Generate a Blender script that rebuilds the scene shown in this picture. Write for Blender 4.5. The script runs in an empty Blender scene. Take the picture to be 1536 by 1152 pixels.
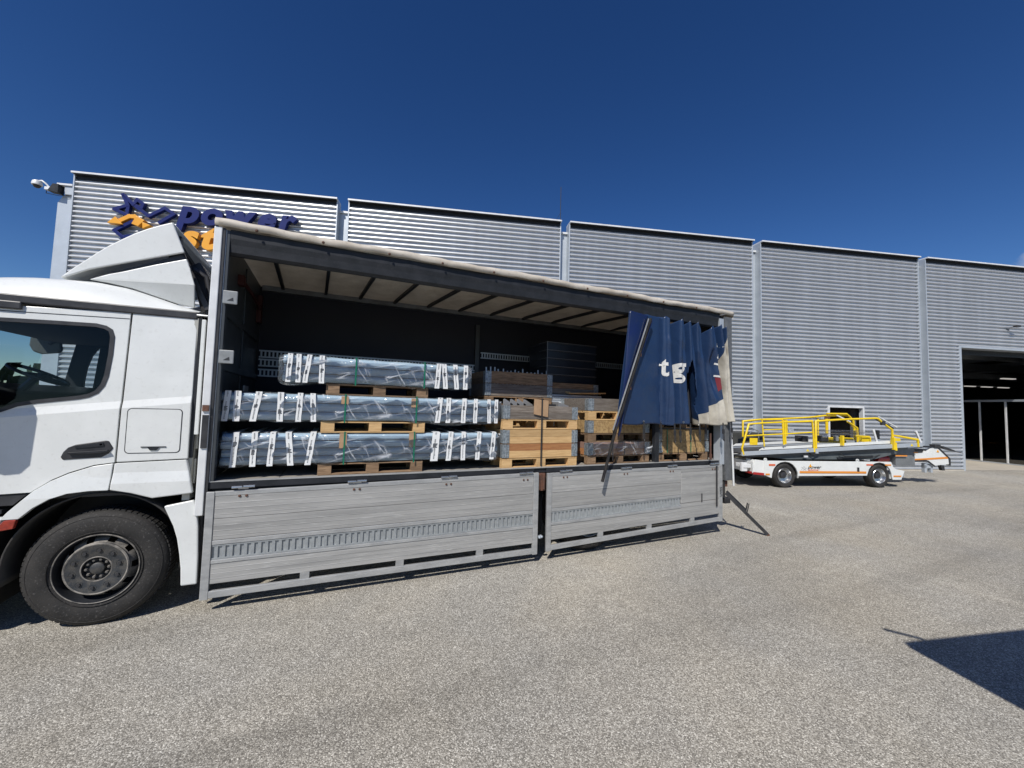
import bpy, bmesh, math, random
from mathutils import Vector, Matrix
from mathutils.geometry import tessellate_polygon
random.seed(7)
R = math.radians
SC = bpy.context.scene
COL = SC.collection

# ------------------------------------------------------------------ camera, sky, sun, exposure
cam_d = bpy.data.cameras.new("camera"); cam = bpy.data.objects.new("camera", cam_d); COL.objects.link(cam)
SC.camera = cam
cam_d.sensor_width = 36.0; cam_d.lens = 600.045 / 1536 * 36; cam_d.clip_start = .05; cam_d.clip_end = 6000
_yaw, _pitch, _roll = .42272, .057324, .026783
_f = Vector((math.sin(_yaw)*math.cos(_pitch), math.cos(_yaw)*math.cos(_pitch), math.sin(_pitch)))
_r = Vector((math.cos(_yaw), -math.sin(_yaw), 0)); _u = _r.cross(_f)
_r2 = _r*math.cos(_roll) + _u*math.sin(_roll); _u2 = -_r*math.sin(_roll) + _u*math.cos(_roll)
cam.matrix_world = Matrix.Translation((1.1469, -4.9714, 2.1130)) @ Matrix((_r2, _u2, -_f)).transposed().to_4x4()

SUN_DIR = Vector((-.62, -.67, 1.0)).normalized()          # towards the sun
elev = math.asin(SUN_DIR.z); rot = math.atan2(SUN_DIR.x, SUN_DIR.y)
w = bpy.data.worlds.new("World"); SC.world = w; w.use_nodes = True
nt = w.node_tree; bg = nt.nodes["Background"]
sky = nt.nodes.new("ShaderNodeTexSky"); sky.sky_type = 'NISHITA'; sky.sun_disc = False
sky.sun_elevation = elev; sky.sun_rotation = rot; sky.air_density = 1.0; sky.dust_density = .15; sky.ozone_density = 4.0; sky.altitude = 400
gam = nt.nodes.new("ShaderNodeGamma"); gam.inputs[1].default_value = 1.0
hsv = nt.nodes.new("ShaderNodeHueSaturation"); hsv.inputs['Saturation'].default_value = 1.16; hsv.inputs['Hue'].default_value = .508; gam.inputs[1].default_value = 1.22
nt.links.new(sky.outputs[0], gam.inputs[0]); nt.links.new(gam.outputs[0], hsv.inputs['Color'])
nt.links.new(hsv.outputs[0], bg.inputs[0]); bg.inputs[1].default_value = .060
# one small cloud low beyond the warehouse roof
tc = nt.nodes.new("ShaderNodeTexCoord"); ns = nt.nodes.new("ShaderNodeTexNoise"); ns.inputs['Scale'].default_value = 22; ns.inputs['Detail'].default_value = 8
nt.links.new(tc.outputs['Generated'], ns.inputs['Vector'])
dist = nt.nodes.new("ShaderNodeVectorMath"); dist.operation = 'DISTANCE'; dist.inputs[1].default_value = (.958, .205, .205)
nt.links.new(tc.outputs['Generated'], dist.inputs[0])
mr = nt.nodes.new("ShaderNodeMapRange"); mr.inputs[1].default_value = .0; mr.inputs[2].default_value = .085; mr.inputs[3].default_value = .55; mr.inputs[4].default_value = -.35
nt.links.new(dist.outputs['Value'], mr.inputs[0])
ad = nt.nodes.new("ShaderNodeMath"); ad.operation = 'ADD'; nt.links.new(ns.outputs[0], ad.inputs[0]); nt.links.new(mr.outputs[0], ad.inputs[1])
m2 = nt.nodes.new("ShaderNodeMapRange"); m2.inputs[1].default_value = .55; m2.inputs[2].default_value = 1.0; nt.links.new(ad.outputs[0], m2.inputs[0])
mixc = nt.nodes.new("ShaderNodeMix"); mixc.data_type = 'RGBA'; mixc.inputs['B'].default_value = (9, 9.5, 10.5, 1)
nt.links.new(m2.outputs[0], mixc.inputs['Factor']); nt.links.new(hsv.outputs[0], mixc.inputs['A']); nt.links.new(mixc.outputs['Result'], bg.inputs[0])

sun_d = bpy.data.lights.new("sun", 'SUN'); sun_d.energy = 5.0; sun_d.angle = R(.5); sun_d.color = (1, .955, .89)
sun = bpy.data.objects.new("sun", sun_d); COL.objects.link(sun); sun.rotation_euler = (-SUN_DIR).to_track_quat('-Z', 'Y').to_euler()
SC.view_settings.view_transform = 'Standard'; SC.view_settings.look = 'None'; SC.view_settings.exposure = 0.0
SC.view_settings.gamma = 1; SC.view_settings.use_curve_mapping = False

# ------------------------------------------------------------------ materials
MATS = {}
def mk(name, col, rough=.5, metal=0., col2=None, scale=6., stretch=(1, 1, 1), detail=6, lo=.35, hi=.65, bump=0., bscale=None,
       rand=0., spec=.5, coat=0., trans=0., fine=0., fcol=(0, 0, 0)):
    if name in MATS: return MATS[name]
    m = bpy.data.materials.new(name); m.use_nodes = True; MATS[name] = m
    n = m.node_tree; L = n.links; b = n.nodes["Principled BSDF"]
    b.inputs['Roughness'].default_value = rough; b.inputs['Metallic'].default_value = metal
    b.inputs['Specular IOR Level'].default_value = spec; b.inputs['Coat Weight'].default_value = coat
    c4 = lambda c: (c[0], c[1], c[2], 1)
    b.inputs['Base Color'].default_value = c4(col)
    tcn = n.nodes.new("ShaderNodeTexCoord"); mp = n.nodes.new("ShaderNodeMapping"); mp.inputs['Scale'].default_value = stretch
    L.new(tcn.outputs['Object'], mp.inputs[0])
    if rand:
        oi = n.nodes.new("ShaderNodeObjectInfo"); vm = n.nodes.new("ShaderNodeVectorMath"); vm.operation = 'MULTIPLY_ADD'
        cmb = n.nodes.new("ShaderNodeCombineXYZ")
        for i in range(3): L.new(oi.outputs['Random'], cmb.inputs[i])
        vm.inputs[1].default_value = (37, 53, 71); L.new(cmb.outputs[0], vm.inputs[0]); L.new(tcn.outputs['Object'], vm.inputs[2])
        L.new(vm.outputs[0], mp.inputs[0])
    out = None
    if col2 is not None:
        no = n.nodes.new("ShaderNodeTexNoise"); no.inputs['Scale'].default_value = scale; no.inputs['Detail'].default_value = detail
        no.inputs['Roughness'].default_value = .6; L.new(mp.outputs[0], no.inputs['Vector'])
        mr_ = n.nodes.new("ShaderNodeMapRange"); mr_.inputs[1].default_value = lo; mr_.inputs[2].default_value = hi; L.new(no.outputs[0], mr_.inputs[0])
        mx = n.nodes.new("ShaderNodeMix"); mx.data_type = 'RGBA'; mx.inputs['A'].default_value = c4(col); mx.inputs['B'].default_value = c4(col2)
        L.new(mr_.outputs[0], mx.inputs['Factor']); out = mx.outputs['Result']
        rr = n.nodes.new("ShaderNodeMapRange"); rr.inputs[3].default_value = rough*.8; rr.inputs[4].default_value = min(1, rough*1.2); L.new(no.outputs[0], rr.inputs[0])
        L.new(rr.outputs[0], b.inputs['Roughness'])
    if fine:
        n2 = n.nodes.new("ShaderNodeTexNoise"); n2.inputs['Scale'].default_value = scale*9; n2.inputs['Detail'].default_value = 5; L.new(mp.outputs[0], n2.inputs['Vector'])
        m_ = n.nodes.new("ShaderNodeMapRange"); m_.inputs[1].default_value = .58; m_.inputs[2].default_value = .72; m_.inputs[4].default_value = fine; L.new(n2.outputs[0], m_.inputs[0])
        mx2 = n.nodes.new("ShaderNodeMix"); mx2.data_type = 'RGBA'; mx2.inputs['B'].default_value = c4(fcol); mx2.inputs['A'].default_value = c4(col)
        if out: L.new(out, mx2.inputs['A'])
        L.new(m_.outputs[0], mx2.inputs['Factor']); out = mx2.outputs['Result']
    if rand:
        hs = n.nodes.new("ShaderNodeHueSaturation"); hs.inputs['Color'].default_value = c4(col)
        if out: L.new(out, hs.inputs['Color'])
        rv = n.nodes.new("ShaderNodeMapRange"); rv.inputs[3].default_value = 1-rand; rv.inputs[4].default_value = 1+rand; L.new(oi.outputs['Random'], rv.inputs[0])
        L.new(rv.outputs[0], hs.inputs['Value']); out = hs.outputs[0]
    if out: L.new(out, b.inputs['Base Color'])
    if bump:
        nb = n.nodes.new("ShaderNodeTexNoise"); nb.inputs['Scale'].default_value = bscale or scale*3; nb.inputs['Detail'].default_value = 4; L.new(mp.outputs[0], nb.inputs['Vector'])
        bp = n.nodes.new("ShaderNodeBump"); bp.inputs['Strength'].default_value = bump; bp.inputs['Distance'].default_value = .01
        L.new(nb.outputs[0], bp.inputs['Height']); L.new(bp.outputs[0], b.inputs['Normal'])
    if trans:
        tr = n.nodes.new("ShaderNodeBsdfTranslucent"); ms = n.nodes.new("ShaderNodeMixShader"); ms.inputs[0].default_value = trans
        tr.inputs[0].default_value = c4(col)
        o = n.nodes["Material Output"]; L.new(b.outputs[0], ms.inputs[1]); L.new(tr.outputs[0], ms.inputs[2]); L.new(ms.outputs[0], o.inputs[0])
    return m

WHITE = mk('white_paint', (.69, .705, .69), .32, col2=(.60, .615, .60), scale=3, lo=.3, hi=.75, coat=.25, fine=.16, fcol=(.35, .33, .3))
BLACKP = mk('black_plastic', (.018, .018, .020), .45, col2=(.035, .035, .038), scale=9)
DARKMET = mk('dark_grey_paint', (.014, .016, .019), .5, col2=(.024, .026, .031), scale=7, fine=.18, fcol=(.10, .095, .09), spec=.3)
CHASSIS = mk('chassis_black', (.02, .02, .02), .6, col2=(.04, .036, .032), scale=7)
RUBBER = mk('tyre_rubber', (.012, .0115, .011), .8, col2=(.028, .026, .024), scale=6, bump=.25, bscale=60, fine=.5, fcol=(.11, .105, .10))
ALU = mk('worn_aluminium', (.405, .40, .385), .48, .25, col2=(.275, .273, .265), scale=3, stretch=(.22, 3, 5), detail=12, lo=.38, hi=.70, bump=.08, bscale=30, rand=.07, fine=.5, fcol=(.62, .62, .60))
ALUF = mk('aluminium_frame', (.44, .445, .44), .46, .35, col2=(.32, .325, .325), scale=7, stretch=(.6, 2, 2), fine=.4, fcol=(.62, .62, .6))
GALV = mk('galvanised_sheet', (.57, .585, .60), .38, .48, col2=(.46, .475, .49), scale=1.5, stretch=(2.4, 1, .16), lo=.3, hi=.7, detail=9, fine=.12, fcol=(.72, .74, .76))
GALV2 = mk('galvanised_flat', (.50, .54, .58), .45, .35, col2=(.40, .44, .48), scale=2.2, lo=.3, hi=.7, detail=9, fine=.2, fcol=(.6, .63, .66))
FLASH = mk('white_flashing', (.74, .75, .75), .4, .1, col2=(.6, .61, .61), scale=4)
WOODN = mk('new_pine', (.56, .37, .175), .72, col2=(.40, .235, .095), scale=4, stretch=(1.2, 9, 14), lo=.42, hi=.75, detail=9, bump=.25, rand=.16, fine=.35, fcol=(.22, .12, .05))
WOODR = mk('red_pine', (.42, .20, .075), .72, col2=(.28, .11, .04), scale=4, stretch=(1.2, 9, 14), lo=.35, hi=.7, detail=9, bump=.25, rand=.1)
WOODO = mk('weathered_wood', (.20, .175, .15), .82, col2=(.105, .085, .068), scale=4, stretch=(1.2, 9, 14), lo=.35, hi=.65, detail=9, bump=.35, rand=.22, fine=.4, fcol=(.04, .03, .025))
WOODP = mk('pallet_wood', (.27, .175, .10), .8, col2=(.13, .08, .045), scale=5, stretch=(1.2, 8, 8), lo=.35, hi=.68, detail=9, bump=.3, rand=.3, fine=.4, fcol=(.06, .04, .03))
WOODM = mk('pinkish_wood', (.36, .22, .17), .6, col2=(.25, .15, .12), scale=4, stretch=(1.2, 9, 12), lo=.35, hi=.68, detail=9, bump=.3, rand=.15)
OSB = mk('chipboard', (.40, .27, .12), .75, col2=(.24, .15, .065), scale=22, lo=.4, hi=.62, detail=3, bump=.2)
HINGE = mk('galvanised_hinge', (.40, .44, .46), .45, .6, col2=(.22, .25, .27), scale=34, lo=.42, hi=.58, bump=.7, bscale=45)
STEELB = mk('primed_steel', (.28, .38, .455), .32, .1, col2=(.35, .45, .53), scale=4, stretch=(.6, 3, 3), lo=.3, hi=.7, rand=.12)
TAPE = mk('white_tape', (.78, .79, .78), .45, col2=(.70, .71, .71), scale=15)
PRINT = mk('black_print', (.02, .02, .025), .5)
GREEN = mk('green_strap', (.0, .14, .075), .4)
CARD = mk('cardboard', (.40, .26, .15), .85, col2=(.33, .21, .12), scale=9)
TARP = mk('beige_tarpaulin', (.66, .61, .53), .72, col2=(.46, .41, .34), scale=3.5, lo=.35, hi=.7, detail=9, bump=.4, bscale=9, trans=.20, fine=.25, fcol=(.15, .12, .09))
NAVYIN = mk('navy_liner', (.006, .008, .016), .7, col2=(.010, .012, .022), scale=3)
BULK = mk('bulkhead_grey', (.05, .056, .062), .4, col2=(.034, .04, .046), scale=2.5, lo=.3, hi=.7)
DECK = mk('deck_plywood', (.33, .31, .27), .75, col2=(.20, .18, .155), scale=5, stretch=(1, 4, 1), lo=.35, hi=.65, detail=9, fine=.4, fcol=(.08, .07, .06))
RUST = mk('rusty_steel', (.14, .06, .035), .8, col2=(.07, .04, .03), scale=14, bump=.4)
RED = mk('red_lens', (.35, .012, .012), .3, coat=.5)
AMBER = mk('amber_red_lens', (.32, .035, .018), .25, col2=(.2, .02, .012), scale=30, coat=.4)
YEL = mk('yellow_paint', (.80, .58, .012), .38, col2=(.70, .48, .01), scale=6, fine=.12, fcol=(.3, .22, .05))
ORANGE = mk('orange_stripe', (.66, .24, .03), .45)
ORSIGN = mk('orange_sign', (.75, .34, .018), .45, col2=(.66, .29, .015), scale=5)
NAVY = mk('navy_sign', (.006, .016, .12), .5, col2=(.005, .012, .10), scale=5, spec=.2)
CHROME = mk('bare_steel', (.55, .56, .57), .28, .9, col2=(.42, .43, .44), scale=12)
HUBM = mk('dusty_hub', (.036, .040, .045), .55, .3, col2=(.085, .08, .072), scale=16, lo=.4, hi=.65, fine=.3, fcol=(.25, .23, .2))
DUSTY = mk('dusty_grey', (.26, .24, .21), .75, col2=(.09, .085, .078), scale=12, lo=.4, hi=.62)
CREAM = mk('cab_back_beige', (.44, .44, .41), .6, col2=(.36, .36, .33), scale=5)
SEAT = mk('seat_fabric', (.02, .02, .022), .9)
CONC = mk('concrete_floor', (.46, .42, .35), .7, col2=(.38, .345, .29), scale=1.5)
HALL = mk('hall_wall', (.16, .16, .158), .9, col2=(.11, .11, .11), scale=1)
LETW = mk('printed_white', (.62, .62, .60), .5, col2=(.52, .52, .5), scale=20)
PLASTB = mk('dark_bins', (.010, .012, .016), .35, col2=(.016, .019, .025), scale=5)

def glassy(name, tint, gloss, rough=.02, bumpy=0., scale=8., ior=1.5):
    m = bpy.data.materials.new(name); m.use_nodes = True; n = m.node_tree; L = n.links
    n.nodes.remove(n.nodes["Principled BSDF"]); o = n.nodes["Material Output"]
    t = n.nodes.new("ShaderNodeBsdfTransparent"); t.inputs[0].default_value = (*tint, 1)
    g = n.nodes.new("ShaderNodeBsdfGlossy"); g.inputs['Roughness'].default_value = rough; g.inputs[0].default_value = (1, 1, 1, 1)
    fr = n.nodes.new("ShaderNodeFresnel"); fr.inputs[0].default_value = ior
    ma = n.nodes.new("ShaderNodeMath"); ma.operation = 'MULTIPLY_ADD'; ma.inputs[1].default_value = 1.0; ma.inputs[2].default_value = gloss; ma.use_clamp = True
    L.new(fr.outputs[0], ma.inputs[0])
    mx = n.nodes.new("ShaderNodeMixShader"); L.new(ma.outputs[0], mx.inputs[0]); L.new(t.outputs[0], mx.inputs[1]); L.new(g.outputs[0], mx.inputs[2])
    last = mx
    if bumpy:
        tcn = n.nodes.new("ShaderNodeTexCoord")
        def glint_streak(rot_, sc, wd, amt):
            mp = n.nodes.new("ShaderNodeMapping"); mp.inputs['Rotation'].default_value = (0, rot_, 0); L.new(tcn.outputs['Object'], mp.inputs[0])
            m2_ = n.nodes.new("ShaderNodeMapping"); m2_.inputs['Scale'].default_value = sc; L.new(mp.outputs[0], m2_.inputs[0])
            nz = n.nodes.new("ShaderNodeTexNoise"); nz.inputs['Scale'].default_value = scale; nz.inputs['Detail'].default_value = 2; nz.inputs['Distortion'].default_value = .9
            L.new(m2_.outputs[0], nz.inputs['Vector'])
            sb = n.nodes.new("ShaderNodeMath"); sb.operation = 'SUBTRACT'; sb.inputs[1].default_value = .5; rd = n.nodes.new("ShaderNodeMath"); rd.operation = 'ABSOLUTE'
            L.new(nz.outputs[0], sb.inputs[0]); L.new(sb.outputs[0], rd.inputs[0])
            cr = n.nodes.new("ShaderNodeMapRange"); cr.inputs[1].default_value = 0; cr.inputs[2].default_value = wd; cr.inputs[3].default_value = amt; cr.inputs[4].default_value = 0; L.new(rd.outputs[0], cr.inputs[0])
            ms = n.nodes.new("ShaderNodeTexNoise"); ms.inputs['Scale'].default_value = 2.4; L.new(m2_.outputs[0], ms.inputs['Vector'])
            mr_ = n.nodes.new("ShaderNodeMapRange"); mr_.inputs[1].default_value = .51; mr_.inputs[2].default_value = .66; L.new(ms.outputs[0], mr_.inputs[0])
            mm = n.nodes.new("ShaderNodeMath"); mm.operation = 'MULTIPLY'; L.new(cr.outputs[0], mm.inputs[0]); L.new(mr_.outputs[0], mm.inputs[1])
            return mm.outputs[0], nz.outputs[0]
        s1, h1 = glint_streak(.25, (.55, 1, 4.0), .05, .70); s2, h2 = glint_streak(-1.05, (.9, 1, 4.4), .045, .5)
        sm = n.nodes.new("ShaderNodeMath"); sm.operation = 'MAXIMUM'; L.new(s1, sm.inputs[0]); L.new(s2, sm.inputs[1])
        sa = n.nodes.new("ShaderNodeMath"); sa.operation = 'MULTIPLY_ADD'; sa.inputs[1].default_value = 1.0; sa.inputs[2].default_value = .035; L.new(sm.outputs[0], sa.inputs[0])
        hh = n.nodes.new("ShaderNodeMath"); hh.operation = 'ADD'; L.new(h1, hh.inputs[0]); L.new(h2, hh.inputs[1])
        bp = n.nodes.new("ShaderNodeBump"); bp.inputs['Strength'].default_value = bumpy; bp.inputs['Distance'].default_value = .06
        L.new(hh.outputs[0], bp.inputs['Height']); L.new(bp.outputs[0], g.inputs['Normal'])
        df = n.nodes.new("ShaderNodeBsdfDiffuse"); df.inputs[0].default_value = (.85, .88, .92, 1)  # pale diffuse streaks painted as highlights on the film's creases
        mx3 = n.nodes.new("ShaderNodeMixShader"); L.new(sa.outputs[0], mx3.inputs[0]); L.new(mx.outputs[0], mx3.inputs[1]); L.new(df.outputs[0], mx3.inputs[2]); last = mx3
    L.new(last.outputs[0], o.inputs[0]); MATS[name] = m; return m
GLASS = glassy('tinted_glass', (.76, .82, .83), .0, ior=1.22)
CLEAR = glassy('windscreen_glass', (.84, .87, .90), .0, ior=1.04)
GLASSD = glassy('dark_glass', (.35, .38, .40), .05)
FILM = glassy('shrink_film', (.97, .98, .985), .02, .16, .45, 2.6, 1.33)

def asphalt():
    m = bpy.data.materials.new('exposed_aggregate_asphalt'); m.use_nodes = True; n = m.node_tree; L = n.links; b = n.nodes["Principled BSDF"]
    tcn = n.nodes.new("ShaderNodeTexCoord"); V = tcn.outputs['Object']
    vo = n.nodes.new("ShaderNodeTexVoronoi"); vo.inputs['Scale'].default_value = 138; L.new(V, vo.inputs['Vector'])
    sep = n.nodes.new("ShaderNodeSeparateColor"); L.new(vo.outputs['Color'], sep.inputs[0])
    cr = n.nodes.new("ShaderNodeValToRGB"); L.new(sep.outputs[0], cr.inputs[0]); e = cr.color_ramp.elements
    e[0].position = 0; e[0].color = (.14, .13, .115, 1); e[1].position = 1; e[1].color = (.68, .65, .59, 1)
    for p, c in ((.25, (.17, .158, .138, 1)), (.6, (.27, .252, .222, 1)), (.86, (.36, .34, .305, 1))):
        q = e.new(p); q.color = tuple(1.22*v for v in c[:3])+(1,)
    # patches
    def noise(s, d=6, st=None):
        x = n.nodes.new("ShaderNodeTexNoise"); x.inputs['Scale'].default_value = s; x.inputs['Detail'].default_value = d
        if st:
            mp = n.nodes.new("ShaderNodeMapping"); mp.inputs['Scale'].default_value = st; mp.inputs['Rotation'].default_value = (0, 0, .35); L.new(V, mp.inputs[0]); L.new(mp.outputs[0], x.inputs['Vector'])
        else: L.new(V, x.inputs['Vector'])
        return x.outputs[0]
    def ramp(v, a, b_, c, d):
        x = n.nodes.new("ShaderNodeMapRange"); x.inputs[1].default_value = a; x.inputs[2].default_value = b_; x.inputs[3].default_value = c; x.inputs[4].default_value = d; L.new(v, x.inputs[0]); return x.outputs[0]
    def mul(a, b_):
        x = n.nodes.new("ShaderNodeMath"); x.operation = 'MULTIPLY'; L.new(a, x.inputs[0]); L.new(b_, x.inputs[1]); return x.outputs[0]
    k = mul(mul(ramp(noise(.35), .35, .68, .90, 1.10), ramp(noise(.22, 8, (.35, 1.6, 1)), .50, .70, 1.0, .84)), ramp(noise(5, 8), .3, .7, .93, 1.07))
    k = mul(k, ramp(noise(.55, 9, (.25, 2.6, 1)), .54, .72, 1.0, .82)); k = mul(k, ramp(noise(.8, 9, (2.2, .3, 1)), .62, .74, 1.0, 1.13))
    v2 = n.nodes.new("ShaderNodeTexVoronoi"); v2.inputs['Scale'].default_value = 1.1; nd_ = n.nodes.new("ShaderNodeTexNoise"); nd_.inputs['Scale'].default_value = 14; nd_.inputs['Detail'].default_value = 5
    av = n.nodes.new("ShaderNodeVectorMath"); av.operation = 'MULTIPLY_ADD'; av.inputs[1].default_value = (.06, .06, 0); L.new(V, nd_.inputs['Vector']); L.new(nd_.outputs['Color'], av.inputs[0]); L.new(V, av.inputs[2]); L.new(av.outputs[0], v2.inputs['Vector'])
    sc2 = n.nodes.new("ShaderNodeSeparateColor"); L.new(v2.outputs['Color'], sc2.inputs[0])
    th = n.nodes.new("ShaderNodeMath"); th.operation = 'MULTIPLY_ADD'; th.inputs[1].default_value = .035; th.inputs[2].default_value = -.010; L.new(sc2.outputs[0], th.inputs[0])
    df_ = n.nodes.new("ShaderNodeMath"); df_.operation = 'SUBTRACT'; L.new(v2.outputs['Distance'], df_.inputs[0]); L.new(th.outputs[0], df_.inputs[1])
    k = mul(k, ramp(df_.outputs[0], 0.0, .012, .38, 1.0))
    mx = n.nodes.new("ShaderNodeVectorMath"); mx.operation = 'SCALE'; L.new(cr.outputs[0], mx.inputs[0]); L.new(k, mx.inputs['Scale'])
    # warm / cool drift
    hx = n.nodes.new("ShaderNodeMix"); hx.data_type = 'RGBA'; hx.blend_type = 'MULTIPLY'; hx.inputs['Factor'].default_value = 1
    tint = n.nodes.new("ShaderNodeMix"); tint.data_type = 'RGBA'; tint.inputs['A'].default_value = (1.035, 1.015, .95, 1); tint.inputs['B'].default_value = (1.0, 1.012, 1.005, 1)
    L.new(ramp(noise(.5, 4), .35, .65, 0, 1), tint.inputs['Factor']); L.new(mx.outputs[0], hx.inputs['A']); L.new(tint.outputs['Result'], hx.inputs['B'])
    L.new(hx.outputs['Result'], b.inputs['Base Color']); b.inputs['Roughness'].default_value = .82; b.inputs['Specular IOR Level'].default_value = .35
    bp = n.nodes.new("ShaderNodeBump"); bp.inputs['Strength'].default_value = .55; bp.inputs['Distance'].default_value = .006; bp.invert = True
    L.new(vo.outputs['Distance'], bp.inputs['Height']); L.new(bp.outputs[0], b.inputs['Normal'])
    return m
ASPH = asphalt()

# ------------------------------------------------------------------ mesh helpers
class MB:
    def __init__(s): s.v = []; s.f = []
    def add(s, vs, fs):
        n = len(s.v); s.v += [tuple(v) for v in vs]; s.f += [tuple(i+n for i in f) for f in fs]; return s
    def box(s, x0, x1, y0, y1, z0, z1):
        return s.add([(x0,y0,z0),(x1,y0,z0),(x1,y1,z0),(x0,y1,z0),(x0,y0,z1),(x1,y0,z1),(x1,y1,z1),(x0,y1,z1)],
                     [(0,3,2,1),(4,5,6,7),(0,1,5,4),(1,2,6,5),(2,3,7,6),(3,0,4,7)])
    def bar(s, p0, p1, wd, ht, up=(0, 0, 1)):
        p0 = Vector(p0); p1 = Vector(p1); d = (p1-p0).normalized(); sd = d.cross(Vector(up)).normalized(); u = sd.cross(d)
        vs = [p + sd*a*wd/2 + u*b*ht/2 for p in (p0, p1) for a, b in ((-1,-1),(1,-1),(1,1),(-1,1))]
        return s.add(vs, [(0,1,2,3),(7,6,5,4),(0,4,5,1),(1,5,6,2),(2,6,7,3),(3,7,4,0)])
    def tube(s, pts, r, seg=10, cap=True):
        P = [Vector(p) for p in pts]; rings = []
        t0 = (P[1]-P[0]).normalized(); nrm = t0.orthogonal().normalized()
        for i, p in enumerate(P):
            t = (P[min(i+1, len(P)-1)] - P[max(i-1, 0)]).normalized()
            nrm = (nrm - t*nrm.dot(t)).normalized(); bn = t.cross(nrm)
            k = 1.0
            if 0 < i < len(P)-1:
                c = (P[i]-P[i-1]).normalized().dot((P[i+1]-P[i]).normalized()); k = 1/max(.6, math.sqrt((1+c)/2))
            rings.append([p + (nrm*math.cos(a) + bn*math.sin(a))*r*k for a in [2*math.pi*j/seg for j in range(seg)]])
        vs = [v for q in rings for v in q]; fs = []
        for i in range(len(P)-1):
            for j in range(seg): fs.append((i*seg+j, i*seg+(j+1) % seg, (i+1)*seg+(j+1) % seg, (i+1)*seg+j))
        if cap: fs.append(tuple(range(seg))[::-1]); fs.append(tuple((len(P)-1)*seg+j for j in range(seg)))
        return s.add(vs, fs)
    def lathe(s, prof, c=(0, 0, 0), axis='y', seg=48, closed=False):
        vs = []; n = len(prof)
        for j in range(seg):
            a = 2*math.pi*j/seg; ca, sa = math.cos(a), math.sin(a)
            for r, t in prof:
                vs.append({'y': (c[0]+r*ca, c[1]+t, c[2]+r*sa), 'z': (c[0]+r*ca, c[1]+r*sa, c[2]+t), 'x': (c[0]+t, c[1]+r*ca, c[2]+r*sa)}[axis])
        fs = []
        for j in range(seg):
            k = (j+1) % seg
            for i in range(n-1 + (1 if closed else 0)):
                i2 = (i+1) % n; fs.append((j*n+i, j*n+i2, k*n+i2, k*n+i))
        return s.add(vs, fs)
    def prism(s, poly, a0, a1, axis='y'):
        n = len(poly); mkp = {'y': lambda u, v, a: (u, a, v), 'z': lambda u, v, a: (u, v, a), 'x': lambda u, v, a: (a, u, v)}[axis]
        vs = [mkp(u, v, a0) for u, v in poly] + [mkp(u, v, a1) for u, v in poly]
        tri = tessellate_polygon([[Vector((u, v, 0)) for u, v in poly]])
        fs = [tuple(t) for t in tri] + [tuple(i+n for i in t)[::-1] for t in tri]
        fs += [(i, (i+1) % n, (i+1) % n+n, i+n) for i in range(n)]
        return s.add(vs, fs)
    def grid(s, fn, nu, nv):
        vs = [fn(i/nu, j/nv) for i in range(nu+1) for j in range(nv+1)]
        return s.add(vs, [(i*(nv+1)+j, (i+1)*(nv+1)+j, (i+1)*(nv+1)+j+1, i*(nv+1)+j+1) for i in range(nu) for j in range(nv)])
    def mesh(s, name):
        me = bpy.data.meshes.new(name); me.from_pydata(s.v, [], s.f)
        bm = bmesh.new(); bm.from_mesh(me); bmesh.ops.remove_doubles(bm, verts=bm.verts, dist=1e-5)
        bmesh.ops.recalc_face_normals(bm, faces=bm.faces); bm.to_mesh(me); bm.free(); return me
    def build(s, name, mat, parent=None, bevel=0., smooth=False, solid=0., kind=None, label=None):
        return put(s.mesh(name), name, mat, parent, bevel, smooth, solid, kind, label)

def put(me, name, mat, parent=None, bevel=0., smooth=False, solid=0., kind=None, label=None):
    o = bpy.data.objects.new(name, me); COL.objects.link(o)
    if not me.materials: me.materials.append(mat)
    if parent: o.parent = parent
    if smooth:
        me.polygons.foreach_set('use_smooth', [True]*len(me.polygons)); me.set_sharp_from_angle(angle=R(38))
    if solid:
        md = o.modifiers.new('solid', 'SOLIDIFY'); md.thickness = solid; md.offset = 0
    if bevel:
        md = o.modifiers.new('bevel', 'BEVEL'); md.width = bevel; md.segments = 2; md.limit_method = 'ANGLE'; md.angle_limit = R(40); md.harden_normals = False
    if kind: o['kind'] = kind
    if label: o['label'] = label
    return o
def again(src, loc, parent=None, rot=None):
    o = src.copy(); COL.objects.link(o); o.location = loc
    if parent: o.parent = parent
    if rot: o.rotation_euler = rot
    return o
def thing(name, label, cat, loc=(0, 0, 0), rz=0., group=None):
    o = bpy.data.objects.new(name, None); COL.objects.link(o); o.location = loc; o.rotation_euler = (0, 0, rz); o.empty_display_size = .2
    o['label'] = label; o['category'] = cat
    if group: o['group'] = group
    return o
def tag(o, label, cat, group=None):
    o['label'] = label; o['category'] = cat
    if group: o['group'] = group
    return o
def dup(root, loc, label, rz=None):
    r = root.copy(); COL.objects.link(r); r.location = loc; r['label'] = label
    if rz is not None: r.rotation_euler = (0, 0, rz)
    for ch in list(root.children):
        c = ch.copy(); COL.objects.link(c); c.parent = r
        for g in list(ch.children):
            d = g.copy(); COL.objects.link(d); d.parent = c
    return r
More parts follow.
